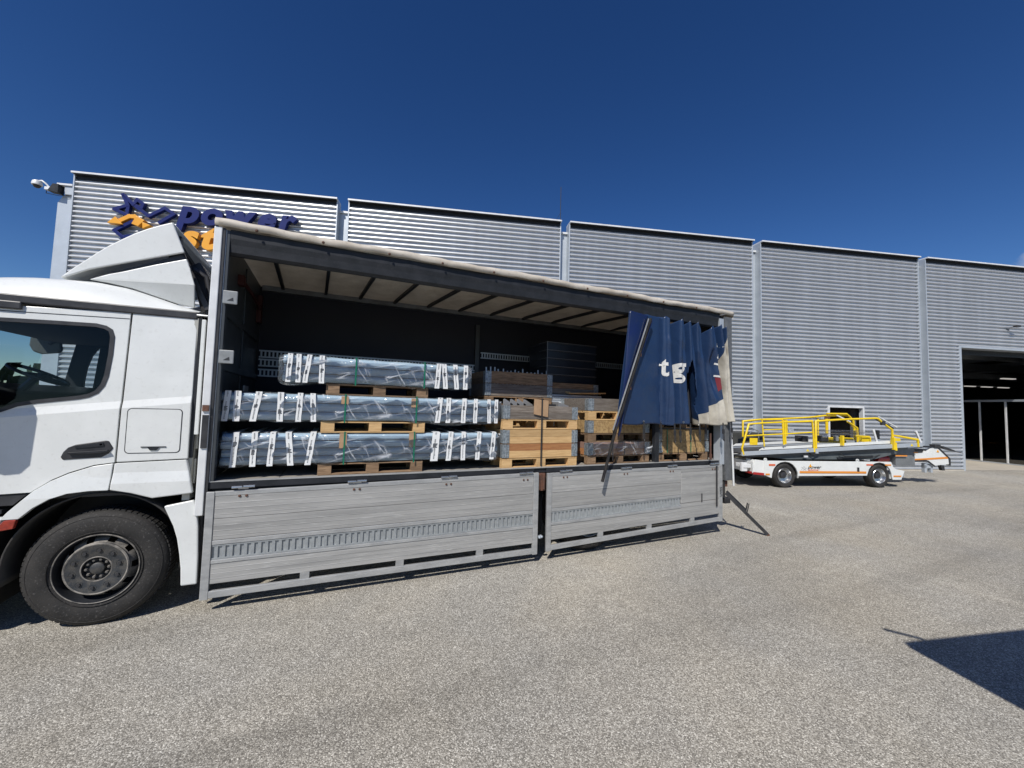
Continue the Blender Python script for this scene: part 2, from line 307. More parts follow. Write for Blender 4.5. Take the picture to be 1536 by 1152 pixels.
def panel(poly, holes=(), cuts=(), fy=None, thick=.03):
    """flat panel in the XZ plane with holes, cut along z levels, pushed to y = fy(x, z), thickened inwards"""
    loops = [[Vector((x, z, 0)) for x, z in poly]] + [[Vector((x, z, 0)) for x, z in h] for h in holes]
    pts = [p for l in loops for p in l]
    me = bpy.data.meshes.new('panel'); me.from_pydata([(p.x, 0, p.y) for p in pts], [], [tuple(t) for t in tessellate_polygon(loops)])
    bm = bmesh.new(); bm.from_mesh(me)
    for z in cuts:
        co, no = z if isinstance(z, tuple) else ((0, 0, z), (0, 0, 1))
        bmesh.ops.bisect_plane(bm, geom=bm.verts[:]+bm.edges[:]+bm.faces[:], plane_co=co, plane_no=no)
    bmesh.ops.recalc_face_normals(bm, faces=bm.faces)
    if sum(f.normal.y*f.calc_area() for f in bm.faces) > 0: bmesh.ops.reverse_faces(bm, faces=bm.faces)
    if fy:
        for v in bm.verts: v.co.y = fy(v.co.x, v.co.z)
    front = bm.faces[:]
    ret = bmesh.ops.extrude_face_region(bm, geom=front)
    for v in [g for g in ret['geom'] if isinstance(g, bmesh.types.BMVert)]: v.co.y += thick
    bmesh.ops.recalc_face_normals(bm, faces=bm.faces)
    bm.to_mesh(me); bm.free(); return me
def rounded(x0, x1, z0, z1, r, n=5):
    out = []
    for cx, cz, a0 in ((x1-r, z1-r, 0), (x0+r, z1-r, 90), (x0+r, z0+r, 180), (x1-r, z0+r, 270)):
        for i in range(n+1):
            a = R(a0+90*i/n); out.append((cx+r*math.cos(a), cz+r*math.sin(a)))
    return out
def text_mesh(body, size, depth, bold=.0, shear=0., track=1.):
    cu = bpy.data.curves.new('lettering', 'FONT'); cu.body = body; cu.size = size; cu.extrude = depth/2; cu.offset = bold*size; cu.shear = shear; cu.resolution_u = 4; cu.space_character = track
    ob = bpy.data.objects.new('lettering', cu); COL.objects.link(ob); dg = bpy.context.evaluated_depsgraph_get(); dg.update()
    me = bpy.data.meshes.new_from_object(ob.evaluated_get(dg)); bpy.data.objects.remove(ob); bpy.data.curves.remove(cu)
    for v in me.vertices: v.co = Vector((v.co.x, -v.co.z, v.co.y))       # stand it up: x right, z up, facing -y
    return me
def fit_mesh(me, x0, x1, z0, z1, y=0.):
    xs = [v.co.x for v in me.vertices]; zs = [v.co.z for v in me.vertices]; a, b, c, d = min(xs), max(xs), min(zs), max(zs)
    for v in me.vertices: v.co = Vector((x0+(v.co.x-a)/(b-a)*(x1-x0), v.co.y+y, z0+(v.co.z-c)/(d-c)*(z1-z0)))
    return me

# ------------------------------------------------------------------ the ground
g = MB(); g.add([(-900, -900, 0), (900, -900, 0), (900, 900, 0), (-900, 900, 0)], [(0, 1, 2, 3)])
ground = g.build('ground', ASPH); ground['kind'] = 'structure'

# ------------------------------------------------------------------ warehouse   local: x along the facade, y inwards, z up
WZ = -.269919
wh = thing('warehouse', 'long warehouse of grey corrugated metal bays behind the open truck', 'building', (1.08444, 9.09656, 0), WZ)
PITCH = .15
def corr(mb, s0, s1, z0, z1, off=0.):
    prof = [(0, .0), (.040, .0), (.050, .034), (.056, .060), (.072, .070), (.102, .065), (.132, .024), (.15, 0.)]
    pts = []
    k = int(math.floor(z0/PITCH))
    while k*PITCH < z1:
        for dz, d in prof[:-1]:
            z = k*PITCH+dz
            if z0 <= z <= z1: pts.append((z, off-d))
        k += 1
    pts = [(z0, off)] + pts + [(z1, off)]
    nd = max(1, int((s1-s0)/1.2)); vs = []
    for i in range(nd+1):
        s = s0+(s1-s0)*i/nd
        vs += [(s, d, z) for z, d in pts]
    n = len(pts)
    mb.add(vs, [(i*n+j, (i+1)*n+j, (i+1)*n+j+1, i*n+j+1) for i in range(nd) for j in range(n-1)])
bays = [(-7.51, -.03), (.30, 7.50), (7.80, 15.10), (15.42, 22.73), (23.06, 30.42), (30.74, 38.1), (38.42, 45.8), (46.12, 53.5)]
H = 8.73
for i, (a, b) in enumerate(bays):
    mb = MB()
    if i == 3:
        corr(mb, a, 18.36, .06, H-.16); corr(mb, 18.36, 19.88, 2.44, H-.16); corr(mb, 19.88, b, .06, H-.16)
    elif i == 4:
        corr(mb, a, 24.72, .06, H-.16); corr(mb, 24.72, 30.1, 5.10, H-.16); corr(mb, 30.1, b, .06, H-.16)
    else: corr(mb, a, b, .06, H-.16)
    wp = mb.build('wall_panel', GALV, wh, smooth=True)
    t = MB(); t.box(a, b, -.19, .30, H-.035, H+.02); t.build('coping', FLASH, wp, .006)
    t = MB(); t.box(a+.036, b-.036, -.183, .0, H-.048, H-.0365).box(a+.036, b-.036, -.045, .0, H-.15, H-.049); t.build('coping_shade', DARKMET, wp)  # dark strips stand in for the shade under the coping
    t = MB(); t.box(a-.002, a+.035, -.085, .30, .0, H-.037); t.build('edge_trim', GALV2, wp, .004)
    t = MB(); t.box(b-.035, b+.002, -.085, .30, .0, H-.037); t.build('edge_trim', GALV2, wp, .004)
    t = MB(); t.box(a, b, -.01, .02, 0, .058); 
    if i not in (3, 4): t.build('kick_strip', GALV2, wp)
    for c0, c1 in ([(a, b)] if i not in (3, 4) else [(a, 18.29), (19.95, b)] if i == 3 else [(a, 24.65), (30.17, b)]): MB().box(c0, c1, -.078, -.02, 0, .055).build('plinth', CONC, wp)
for (a, b) in [(-.03, .30), (7.5, 7.8), (15.1, 15.42), (22.73, 23.06), (30.42, 30.74), (38.1, 38.42), (45.8, 46.12)]:
    t = MB(); t.box(a+.004, b-.004, .20, .30, 0, 8.40); p_ = t.build('pilaster', GALV2, wh)
    t = MB(); t.box(a+.004, b-.004, .14, .34, 8.402, 8.47); t.build('pilaster_cap', FLASH, p_)
# end pilaster at the left corner with sloped top
t = MB(); t.prism([(-8.06, 0), (-7.575, 0), (-7.575, 8.10), (-7.86, 8.10), (-8.0, 7.86)], .08, .30); t.build('end_pilaster', GALV2, wh, .01)
t = MB(); t.box(-7.80, -7.575, .02, .30, 8.101, 8.36); t.build('end_box', GALV2, wh, .01)
t = MB(); t.box(-7.98, -7.575, -.02, .34, 8.362, 8.42); t.build('end_cap', FLASH, wh, .005)
# solid backing, roof, side and rear walls, hall inside
t = MB(); t.box(-8.0, 18.30, .302, .50, 0, 8.36); t.box(19.94, 24.66, .302, .50, 0, 8.36); t.box(30.16, 54.0, .302, .5, 0, 8.36)
t.box(18.30, 19.94, .302, .5, 2.50, 8.36); t.box(24.66, 30.16, .302, .5, 5.16, 8.36)
t.box(-8.0, -7.8, .5, 40, 0, 8.36); t.box(53.8, 54.0, .5, 40, 0, 8.36); t.box(-8.0, 54.0, 40, 40.2, 0, 8.36)
t.build('backing_wall', HALL, wh)
t = MB(); t.box(-8.0, 54.0, .302, 40.2, 8.362, 8.50); t.build('roof', GALV2, wh)
t = MB(); t.add([(-7.8, .1, .004), (53.8, .1, .004), (53.8, 40, .004), (-7.8, 40, .004)], [(0, 1, 2, 3)]); t.build('hall_floor', CONC, wh)
# small doorway with pale steel frame
t = MB(); t.box(18.30, 18.37, -.09, .06, 0, 2.50); t.box(19.87, 19.94, -.09, .06, 0, 2.50); t.box(18.37, 19.87, -.09, .06, 2.43, 2.50); dfm = t.build('doorway_frame', FLASH, wh, .004)
t = MB(); t.box(18.371, 18.41, .3, 1.25, .01, 2.42); t.build('door_leaf', DARKMET, wh, .003)
t = MB(); t.box(17.6, 17.75, 1.6, 3.2, 0, 2.9); t.box(17.75, 21.3, 3.0, 3.2, 0, 2.9); t.box(21.15, 21.3, .6, 3, 0, 2.9); t.build('lobby_wall', HALL, wh)
# big roller door opening
t = MB(); t.box(24.66, 24.76, -.07, .5, 0, 5.16); t.box(30.06, 30.16, -.07, .5, 0, 5.16); t.box(24.76, 30.06, -.07, .5, 5.08, 5.16); t.build('roller_door_frame', GALV2, wh, .005)
t = MB()
for k in range(5): t.box(24.78, 30.04, .30+.012*(k % 2), .34, 4.86+k*.043, 4.896+k*.043)
t.build('rolled_shutter', DARKMET, wh)
prt = thing('glass_partition', 'glazed inner partition with pale mullions inside the big doorway', 'partition', (0, 0, 0))
prt.parent = None; prt.matrix_world = Matrix.Translation((1.08444, 9.09656, 0)) @ Matrix.Rotation(WZ, 4, 'Z')
t = MB(); t.box(30.22, 30.30, .55, 12, 3.0, 3.10); t.box(30.22, 30.30, .55, 12, .01, .06); t.build('rail', GALV2, prt)
for k, o_ in enumerate([.9, 1.86, 2.82, 3.80, 4.8, 5.9, 7.1, 8.4, 9.8]):
    if k == 0: mull = MB().box(30.21, 30.29, -.03, .03, .06, 3.0).build('mullion', FLASH, prt); mull.location = (0, o_, 0)
    else: again(mull, (0, o_, 0), prt)
pane0 = MB().box(30.245, 30.255, .03, .93, .06, 3.0).build('pane', GLASSD, prt); pane0.location = (0, .9, 0)
for o_ in (1.86, 2.82, 3.8, 4.8): again(pane0, (0, o_, 0), prt)
MW = Matrix.Translation((1.08444, 9.09656, 0)) @ Matrix.Rotation(WZ, 4, 'Z')
def whloc(s, o_, z): return (MW @ Vector((s, o_, z)))
# hall steelwork and hanging lamps
t = MB()
for o_ in (3.6, 7.6, 12, 17): t.box(23, 53, o_, o_+.2, 5.3, 5.75)
for s_ in (29, 33, 37, 41, 45): t.box(s_, s_+.15, 1, 39, 5.76, 6.0)
for o_ in (7.5, 12): t.tube([(30.5, o_, 4.75), (52, o_, 4.75)], .05, 6)
t.box(24.5, 37.5, 18, 18.2, 4.35, 4.43); t.box(24.5, 24.6, 6, 18, 4.4, 4.46)
t.build('roof_beam', GALV2, wh)
HALLLAMP = bpy.data.materials.new('hall_lamp'); HALLLAMP.use_nodes = True; _b = HALLLAMP.node_tree.nodes["Principled BSDF"]
_b.inputs['Emission Color'].default_value = (1, .95, .88, 1); _b.inputs['Emission Strength'].default_value = .45; _b.inputs['Base Color'].default_value = (.6, .6, .6, 1)
lampm = MB().box(-.45, .45, -.09, .09, 0, .06)
L0 = None
for k, (s_, o_, z_, lb) in enumerate([(36.67, 5.45, 4.55, 'nearest hanging strip lamp inside the big warehouse doorway'), (43.1, 11.3, 4.6, 'left hanging strip lamp deep inside the big doorway'),
                                      (44.7, 11.3, 4.6, 'middle hanging strip lamp deep inside the big doorway'), (46.3, 11.3, 4.6, 'right hanging strip lamp deep inside the big doorway')]):
    if L0 is None: L0 = lampm.build('strip_lamp', HALLLAMP); o = L0
    else: o = again(L0, (0, 0, 0))
    o.location = whloc(s_, o_, z_); o.rotation_euler = (0, 0, WZ); tag(o, lb, 'lamp', 'strip lamps hanging in the hall')
# workbenches with orange bits behind the glass
for k, (o_, lb) in enumerate([(3.2, 'dark workbench with orange tools behind the inner glass, nearer one'), (6.5, 'dark workbench with orange tools behind the inner glass, farther one')]):
    wb = thing('workbench', lb, 'bench', whloc(31.4, o_, 0), WZ, 'workbenches in the hall')
    MB().box(-.4, .4, -1.1, 1.1, .82, .88).build('bench_top', DARKMET, wb)
    MB().box(-.38, -.32, -1.05, -1.0, .0, .82).box(-.38, -.32, 1.0, 1.05, 0, .82).box(.32, .38, 1.0, 1.05, 0, .82).box(.32, .38, -1.05, -1., 0, .82).build('bench_frame', DARKMET, wb)
    MB().box(-.3, -.1, -.6, -.1, .881, .95).box(-.28, -.1, .3, .7, .881, .98).build('tool_tray', ORANGE, wb)

# wall sign: folded-ribbon emblem and lettering standing proud of the cladding
sg = thing('wall_sign', 'raised navy and orange company sign reading power stow with ribbon emblem on the left bay', 'sign', (1.08444, 9.09656, 0), WZ)
def ribbon(pts, w_, z=0., heads=False):
    mb = MB()
    for i in range(len(pts)-1):
        a = Vector((pts[i][0], 0, pts[i][1])); b = Vector((pts[i+1][0], 0, pts[i+1][1])); d = (b-a).normalized()*w_*.42
        mb.bar(a-d+Vector((0, -.19+.0015*i, 0)), b+d+Vector((0, -.19+.0015*i, 0)), .16, w_, up=(0, -1, 0)) if False else mb.bar(a-d+Vector((0, -.14+.002*i, 0)), b+d+Vector((0, -.14+.002*i, 0)), w_, .11, up=(0, 1, 0))
    return mb
for pts in ([(-6.11, 8.17), (-5.96, 7.86), (-6.31, 7.71), (-5.97, 7.56), (-5.95, 7.82)],
            [(-6.08, 8.15), (-5.82, 7.90), (-5.72, 8.06), (-5.56, 7.94), (-5.60, 7.82), (-5.80, 7.88), (-5.39, 7.59), (-4.97, 7.88), (-4.72, 7.72), (-5.09, 7.42)],
            [(-5.81, 7.37), (-6.26, 7.06), (-6.04, 6.88), (-5.7, 6.95)]):
    ribbon(pts, .095).build('emblem_ribbon', NAVY, sg, .006)
mb = ribbon([(-6.15, 7.36), (-5.90, 7.52), (-5.76, 7.53), (-5.58, 7.42)], .12)
mb.prism([(-6.42, 7.25), (-6.22, 7.46), (-6.02, 7.24)], -.25, -.09); mb.prism([(-5.68, 7.52), (-5.44, 7.42), (-5.60, 7.22), (-5.78, 7.28)], -.25, -.09)
mb.prism([(-5.50, 7.36), (-5.27, 7.28), (-5.48, 7.16)], -.25, -.09)
mb.build('emblem_arrow', ORSIGN, sg, .006)
def word(chars, s0, s1, zb, size, mat, depth=.16, shear=.22, dz={}):
    ms = [text_mesh(c, size, depth, .045, shear) for c in chars]; ws = [(min(v.co.x for v in m.vertices), max(v.co.x for v in m.vertices)) for m in ms]
    gap = .05*size; tot = sum(b-a for a, b in ws)+gap*(len(ws)-1); kx = (s1-s0)/tot; x = 0
    for m, (a, b) in zip(ms, ws):
        for v in m.vertices: v.co = Vector((s0+(x+v.co.x-a)*kx, v.co.y-.17, zb+v.co.z))
        x += b-a+gap; put(m, 'letter', mat, sg)
word('power', -4.62, -1.17, 7.48, .98, NAVY)
word('stow', -4.45, -1.75, 6.72, .98, ORSIGN)
fl_dummy = None
t = MB()
for s_ in (-6.1, -5.6, -5.0, -4.3, -3.6, -2.9, -2.2, -1.6):
    t.box(s_-.02, s_+.02, -.092, -.04, 7.55, 7.60)
t.build('standoff', DARKMET, sg)

# CCTV camera on the left end
cc = thing('security_camera', 'white dome security camera on a grey bracket at the far left roof corner', 'camera', whloc(-7.8, .1, 8.1), WZ)
t = MB(); t.prism([(-.32, .02), (-.05, -.02), (-.05, .24), (-.20, .24)], -.22, -.02, 'y'); t.build('bracket', DARKMET, cc, .004)
t = MB(); t.box(-.42, -.26, -.20, -.06, .05, .14); t.build('mount', FLASH, cc, .01)
t = MB(); t.tube([(-.33, -.13, .13), (-.42, -.16, .24), (-.50, -.18, .30), (-.56, -.2, .28)], .025); t.build('arm', FLASH, cc, smooth=True)
t = MB(); t.lathe([(0, .10), (.05, .095), (.10, .06), (.115, 0), (.115, -.05), (.09, -.055)], (-.60, -.2, .20), 'z', 24); t.build('housing', FLASH, cc, smooth=True)
t = MB(); t.lathe([(.088, -.05), (.08, -.09), (.05, -.125), (0, -.14)], (-.60, -.2, .20), 'z', 24); t.build('dome', BLACKP, cc, smooth=True)
t = MB(); t.tube([(-.42, -.12, .06), (-.44, -.1, -.02), (-.3, -.1, -.04), (-.1, -.08, -.06), (.1, -.08, -.02), (.22, -.08, -.03)], .008, 6); t.build('cable', BLACKP, cc)
# lightning rod
lr = thing('lightning_rod', 'thin lightning rod standing on the roof above the truck', 'rod', whloc(7.65, .6, 8.5), WZ)
MB().tube([(0, 0, 0), (0, 0, 1.9)], .012, 6).build('rod', DARKMET, lr); MB().box(-.1, .1, -.1, .1, 0, .06).build('foot', DARKMET, lr); MB().tube([(0, 0, .9), (-.5, .3, .0)], .006, 6).build('guy_wire', DARKMET, lr)
# flood lamp on the right bay
FLS=.6
fl = thing('wall_lamp', 'small black flood lamp mounted above the big doorway', 'lamp', whloc(27.25, -.05, 6.02), WZ)
MB().tube([(-.15, 0, 0), (-.05, -.25, .05), (.1, -.35, .06)], .02, 8).build('arm', BLACKP, fl)
MB().box(-.05, .32, -.52, -.30, .03, .16).build('lamp_head', BLACKP, fl, .02); MB().box(-.12, .1, -.03, .02, -.14, -.04).build('junction_box', BLACKP, fl)

fl.scale = (.6, .6, .6)
# far hedge seen through the cab window
random.seed(3)
HEDG = mk('hedge_leaves', (.035, .06, .022), .8, col2=(.02, .035, .014), scale=5)
mb = MB()
for k in range(2600):
    x = random.uniform(-70, -8); y = random.gauss(46, 1.2); z = abs(random.gauss(0, 1)) * 1.1 + random.uniform(0, 1.6); s_ = random.uniform(.25, .6)
    a = random.random()*6.28; u = Vector((math.cos(a), math.sin(a), random.uniform(-.5, .5)))*s_; v = Vector((random.uniform(-.5, .5), random.uniform(-.5, .5), 1)).normalized()*s_
    c = Vector((x, y, z)); mb.add([c-u-v, c+u-v, c+u+v, c-u+v], [(0, 1, 2, 3)])
hd = mb.build('hedge', HEDG, kind='stuff'); tag(hd, 'distant dark hedge seen through the cab window', 'hedge')

# ------------------------------------------------------------------ the truck  (x=0 is the front of the cargo body, y=0 its near side)
tk = thing('curtainsider_truck', 'white rigid truck with its side curtain drawn back and alloy dropsides hanging down', 'truck')
def yb(x, z):                                  # side skin: leans in above the waist crease
    zc = 2.04 + .125*(x+.67)
    if z <= zc-.04: return .0 + .0*(zc-z)
    if z <= zc+.03: return .0 + (z-(zc-.04))*.28
    return .0196 + (z-zc-.03)*.035
_cn = Vector((-.125, 0, 1)).normalized(); CUTS = [((-.67, 0, 2.0), _cn), ((-.67, 0, 2.07), _cn)]
WIN = [(-1.75, 2.76), (-1.51, 2.775), (-1.18, 2.785), (-.90, 2.79), (-.83, 2.775), (-.785, 2.745), (-.765, 2.68), (-.765, 2.51), (-.78, 2.30), (-.80, 2.21), (-.84, 2.14), (-.90, 2.10), (-.97, 2.08), (-1.24, 2.035), (-1.36, 2.005), (-1.50, 1.93), (-1.75, 1.90)]
doorp = [(-1.95, 2.88), (-1.45, 2.895), (-.662, 2.925), (-.675, 1.495), (-.82, 1.475), (-.98, 1.415), (-1.09, 1.355), (-1.19, 1.275), (-1.22, 1.25), (-1.40, 1.245), (-1.95, 1.245)]
door = put(panel(doorp, [WIN], CUTS, yb, .03), 'door', WHITE, tk, .004)
# window seal and pane
def offs(poly, d):
    cx = sum(p[0] for p in poly)/len(poly); cz = sum(p[1] for p in poly)/len(poly); out = []; n = len(poly)
    for i in range(n):
        a, b, c = Vector(poly[i-1]), Vector(poly[i]), Vector(poly[(i+1) % n]); n1 = Vector((-(b-a).y, (b-a).x)).normalized(); n2 = Vector((-(c-b).y, (c-b).x)).normalized()
        m_ = (n1+n2).normalized(); 
        if m_.dot(Vector((cx, cz))-b) < 0: m_ = -m_
        out.append((b.x+m_.x*d, b.y+m_.y*d))
    return out
seal = put(panel(offs(WIN, -.004), [offs(WIN, .030)], CUTS, lambda x, z: yb(x, z)-.006, .03), 'window_seal', BLACKP, door)
pane = put(panel(offs(WIN, .02), [], CUTS, lambda x, z: yb(x, z)+.012, .005), 'window_pane', GLASS, door)
# strip between window head and roof band (slight groove)
put(panel([(-1.95, 2.835), (-1.45, 2.845), (-.668, 2.868), (-.668, 2.861), (-1.45, 2.838), (-1.95, 2.828)], [], [], lambda x, z: yb(x, z)-.002, .003), 'groove', DARKMET, door)
# handle: dark recessed plate with grip and lock
hp = [(-1.045, 1.555), (-1.03, 1.60), (-1.0, 1.64), (-.95, 1.665), (-.75, 1.70), (-.725, 1.695), (-.69, 1.63), (-.72, 1.58), (-.77, 1.545), (-1.03, 1.53)]
hd_ = put(panel(hp, [], [], lambda x, z: -.008, .02), 'handle', BLACKP, door, .006)
MB().prism([(-.99, 1.598), (-.72, 1.615), (-.71, 1.60), (-.78, 1.585), (-.99, 1.582)], -.035, -.012).prism([(-.95, 1.655), (-.76, 1.68), (-.75, 1.65), (-.95, 1.63)], -.016, -.009).build('handle_grip', DARKMET, door, .004)
MB().lathe([(0, -.006), (.010, -.006), (.012, 0)], (-.775, -.010, 1.665), 'y', 12).build('lock_cylinder', CHROME, door)
# quarter panel behind the door
qp = put(panel([(-.648, 2.928), (-.17, 2.945), (-.135, 2.8), (-.125, 1.515), (-.662, 1.497)], [], CUTS, yb, .03), 'quarter_panel', WHITE, tk, .006)
ho = rounded(-.612, -.19, 1.575, 2.005, .035); hi_ = rounded(-.605, -.197, 1.582, 1.998, .030)
put(panel(ho, [hi_], CUTS, lambda x, z: yb(x, z)-.0025, .004), 'hatch_gap', DARKMET, qp)
ht = put(panel(hi_, [], CUTS, lambda x, z: yb(x, z)-.004, .004), 'storage_hatch', WHITE, qp)
MB().box(-.49, -.30, -.012, -.004, 1.632, 1.64).prism([(-.44, 1.632), (-.35, 1.632), (-.37, 1.605), (-.42, 1.605)], -.014, -.004).build('hatch_latch', DARKMET, qp)
# grey edge strip behind the quarter panel, then thin pale deflector fin
MB().box(-.124, -.095, .03, .06, 1.52, 2.93).build('corner_gap', DARKMET, tk)
MB().box(-.094, -.06, .018, .05, 1.75, 2.92).build('rear_corner_fin', WHITE, tk, .006)
# fender and lower quarter
put(panel([(-.68, 1.487), (-.82, 1.466), (-.98, 1.405), (-1.09, 1.345), (-1.19, 1.265), (-1.24, 1.205), (-1.33, 1.10), (-1.375, 1.035), (-1.26, 1.035), (-1.18, 1.12), (-1.08, 1.19), (-.97, 1.23), (-.83, 1.245), (-.692, 1.245)], [], [1.12, 1.2, 1.28, 1.36], lambda x, z: -.012-.03*max(0, min(1, (1.40-z)/.2)), .05), 'fender', WHITE, tk, .010)
put(panel([(-.672, 1.487), (-.13, 1.505), (-.09, 1.33), (-.06, 1.18), (-.37, 1.15), (-.54, 1.21), (-.684, 1.245)], [], [1.3, 1.4], lambda x, z: -.012-.02*max(0, min(1, (1.40-z)/.1)), .05), 'fender_rear', WHITE, tk, .010)
MB().grid(lambda u, v: (-.752+.63*math.cos(R(-12+204*u)), .03+v*.62, .58+.63*math.sin(R(-12+204*u))), 40, 2).build('arch_liner', CHASSIS, tk, smooth=True, solid=.015)
MB().box(-1.38, -.12, .66, .70, .30, 1.22).build('wheelhouse', CHASSIS, tk)
MB().box(-1.50, -1.43, .06, 2.42, .34, 1.05).build('bumper_inner', CHASSIS, tk)
MB().box(-2.6, -1.51, .12, 2.4, .20, .58).build('bumper_underside', CHASSIS, tk)
put(panel([(-.285, 1.06), (-.05, 1.105), (-.02, 1.0), (0.0, .84), (.015, .55), (.02, .28), (-.11, .28), (-.12, .45), (-.14, .60), (-.165, .74), (-.2, .86)], [], [], lambda x, z: -.005, .05), 'mudguard', WHITE, tk, .012)
MB().box(-.09, .02, .05, .45, .30, 1.05).build('mudflap', BLACKP, tk)
put(panel([(-1.378, .985), (-1.345, 1.03), (-1.27, 1.032), (-1.285, .955), (-1.37, .942)], [], [], lambda x, z: -.045, .04), 'marker_lamp', AMBER, tk, .006)
put(panel([(-1.95, 1.235), (-1.245, 1.235), (-1.33, 1.145), (-1.95, 1.14)], [], [], lambda x, z: .015, .04), 'entry_sill', BLACKP, tk)
MB().box(-2.3, -1.40, .03, .35, 1.075, 1.11).box(-2.3, -1.51, .03, .35, .60, .64).build('step', DARKMET, tk)
put(panel([(-2.35, 1.05), (-1.37, 1.05), (-1.40, .93), (-1.46, .80), (-1.50, .50), (-2.35, .42)], [], [], lambda x, z: -.01, .06), 'bumper_end', WHITE, tk, .02)
# cab shell: front, far side, rear wall, floor, roof
t = MB(); t.box(-2.62, -2.52, .1, 2.42, .5, 1.95); t.build('front_panel', WHITE, tk, .03)
t = MB(); t.bar((-2.54, .10, 1.95), (-2.36, .12, 2.93), .10, .12, up=(1, 0, 0)); t.box(-2.42, -2.3, .1, 2.44, 2.88, 2.97); t.build('windscreen_frame', BLACKP, tk)
t = MB(); t.add([(-2.52, .15, 1.95), (-2.52, 2.44, 1.95), (-2.36, 2.44, 2.90), (-2.36, .15, 2.90)], [(0, 1, 2, 3)]); t.build('windscreen', CLEAR, tk)
farwin = [(-1.955, 2.10), (-1.96, 2.30), (-1.94, 2.50), (-1.90, 2.66), (-1.84, 2.77), (-1.77, 2.80), (-.92, 2.80), (-.78, 2.70), (-.80, 2.2), (-.95, 2.08)]
fd = put(panel([(-2.2, 1.2), (-2.2, 2.0), (-2.05, 2.93), (-.1, 2.93), (-.1, 1.2)], [farwin], [], lambda x, z: 2.44, .04), 'far_side', SEAT, tk)
put(panel(farwin, [], [], lambda x, z: 2.455, .005), 'far_window', CLEAR, fd)
put(panel([(-1.865, 2.0), (-1.80, 2.85), (-.5, 2.85), (-.5, 2.0)], [], [], lambda x, z: 2.40+.01*math.sin(x*30), .01), 'cab_curtain', SEAT, tk)
t = MB(); t.box(-.16, -.10, .045, 2.42, 1.1, 2.93); t.build('cab_rear_wall', CREAM, tk)
t = MB()
for k in range(6): t.box(-.10, -.075, .10+k*.38, .10+k*.38+.18, 1.60, 2.72)
t.box(-.10, -.08, .10, .22, 1.25, 1.5); t.build('rear_wall_rib', CREAM, tk, .008)
t = MB(); t.box(-2.2, -.17, .05, 2.42, 1.18, 1.25); t.build('cab_floor', BLACKP, tk)
# roof: black band and white roof skin
t = MB(); t.box(-2.15, -.135, .035, .10, 2.918+.0, 2.995); bnd = t.build('roof_band', BLACKP, tk, .012)
def rz(x):
    P = [(-2.5, 3.0), (-1.95, 3.11), (-1.63, 3.19), (-1.42, 3.22), (-1.25, 3.23), (-1.03, 3.24), (-.77, 3.21), (-.56, 3.15), (-.33, 3.08), (-.15, 3.035)]
    for i in range(len(P)-1):
        if P[i][0] <= x <= P[i+1][0]:
            k = (x-P[i][0])/(P[i+1][0]-P[i][0]); return P[i][1]+k*(P[i+1][1]-P[i][1])
    return P[0][1] if x < P[0][0] else P[-1][1]
def roof_fn(u, v):
    x = -2.5+u*2.36; y = .045+v*2.40; e = min(v, 1-v)*2.40; k = 1-max(0, 1-e/.30)**2.6
    return (x, y, 2.99+(rz(x)-2.99)*k)
MB().grid(roof_fn, 36, 48).build('roof', WHITE, tk, smooth=True)
MB().box(-1.95, -1.40, .02, .05, 2.86, 2.93).build('mirror_bracket', BLACKP, tk, .01)
MB().prism([(-2.05, 2.62), (-1.62, 2.60), (-1.595, 2.52), (-1.615, 2.10), (-1.67, 2.03), (-1.78, 2.02), (-2.0, 2.10)], -.42, -.32).build('wing_mirror', BLACKP, tk, .02)
MB().tube([(-1.8, .0, 2.88), (-1.85, -.34, 2.75), (-1.85, -.36, 2.5)], .02).build('mirror_arm', BLACKP, tk)
# air deflector
up = [(-1.31, 3.262), (-1.27, 3.31), (-1.22, 3.37), (-1.14, 3.46), (-1.07, 3.54), (-.98, 3.635), (-.89, 3.715), (-.79, 3.80), (-.69, 3.87), (-.58, 3.935), (-.485, 3.985), (-.365, 3.675), (-.74, 3.52), (-1.11, 3.365), (-1.28, 3.262)]
def skin(poly, y0, y1, th, name, flare=.0):
    mb = MB(); mb.prism(poly, y0, y0+th); mb.prism(poly, y1-th, y1); return mb.build(name, WHITE, df, .012)
df = MB().grid(lambda u, v: ((lambda p: (p[0]+.01*0, .36+v*1.76, p[1]))((lambda s: (up[int(min(s, 9.999))][0]+(up[int(min(s, 9.999))+1][0]-up[int(min(s, 9.999))][0])*(s-int(min(s, 9.999))), up[int(min(s, 9.999))][1]+(up[int(min(s, 9.999))+1][1]-up[int(min(s, 9.999))][1])*(s-int(min(s, 9.999)))-.004))(u*10))), 20, 4).build('roof_deflector', WHITE, tk, smooth=True, solid=.02)
skin(up, .33, 2.15, .03, 'deflector_side')
lowp = [(-1.09, 3.262), (-.95, 3.335), (-.85, 3.375), (-.6, 3.49), (-.335, 3.60), (-.30, 3.50), (-.25, 3.33), (-.262, 3.10), (-.40, 3.12), (-.56, 3.165), (-.77, 3.225), (-.95, 3.25)]
put(panel(lowp, [], [3.18, 3.26, 3.30, 3.34, 3.38, 3.42, 3.5], lambda x, z: .30+.0*z if z > 3.27+.13*(x+1.09)*.55 else .30+(3.27+.13*(x+1.09)*.55-z)*.42, .03), 'deflector_skirt', WHITE, tk, .008)
put(panel([(x, z) for x, z in lowp], [], [], lambda x, z: 2.17, .03), 'deflector_skirt', WHITE, tk, .008)
put(panel([(-1.09, 3.30), (-.40, 3.66), (-.34, 3.60), (-.8, 3.40), (-1.05, 3.29)], [], [], lambda x, z: .37, .01), 'deflector_shade', BLACKP, tk)  # black panel put in for the shaded band under the upper shell
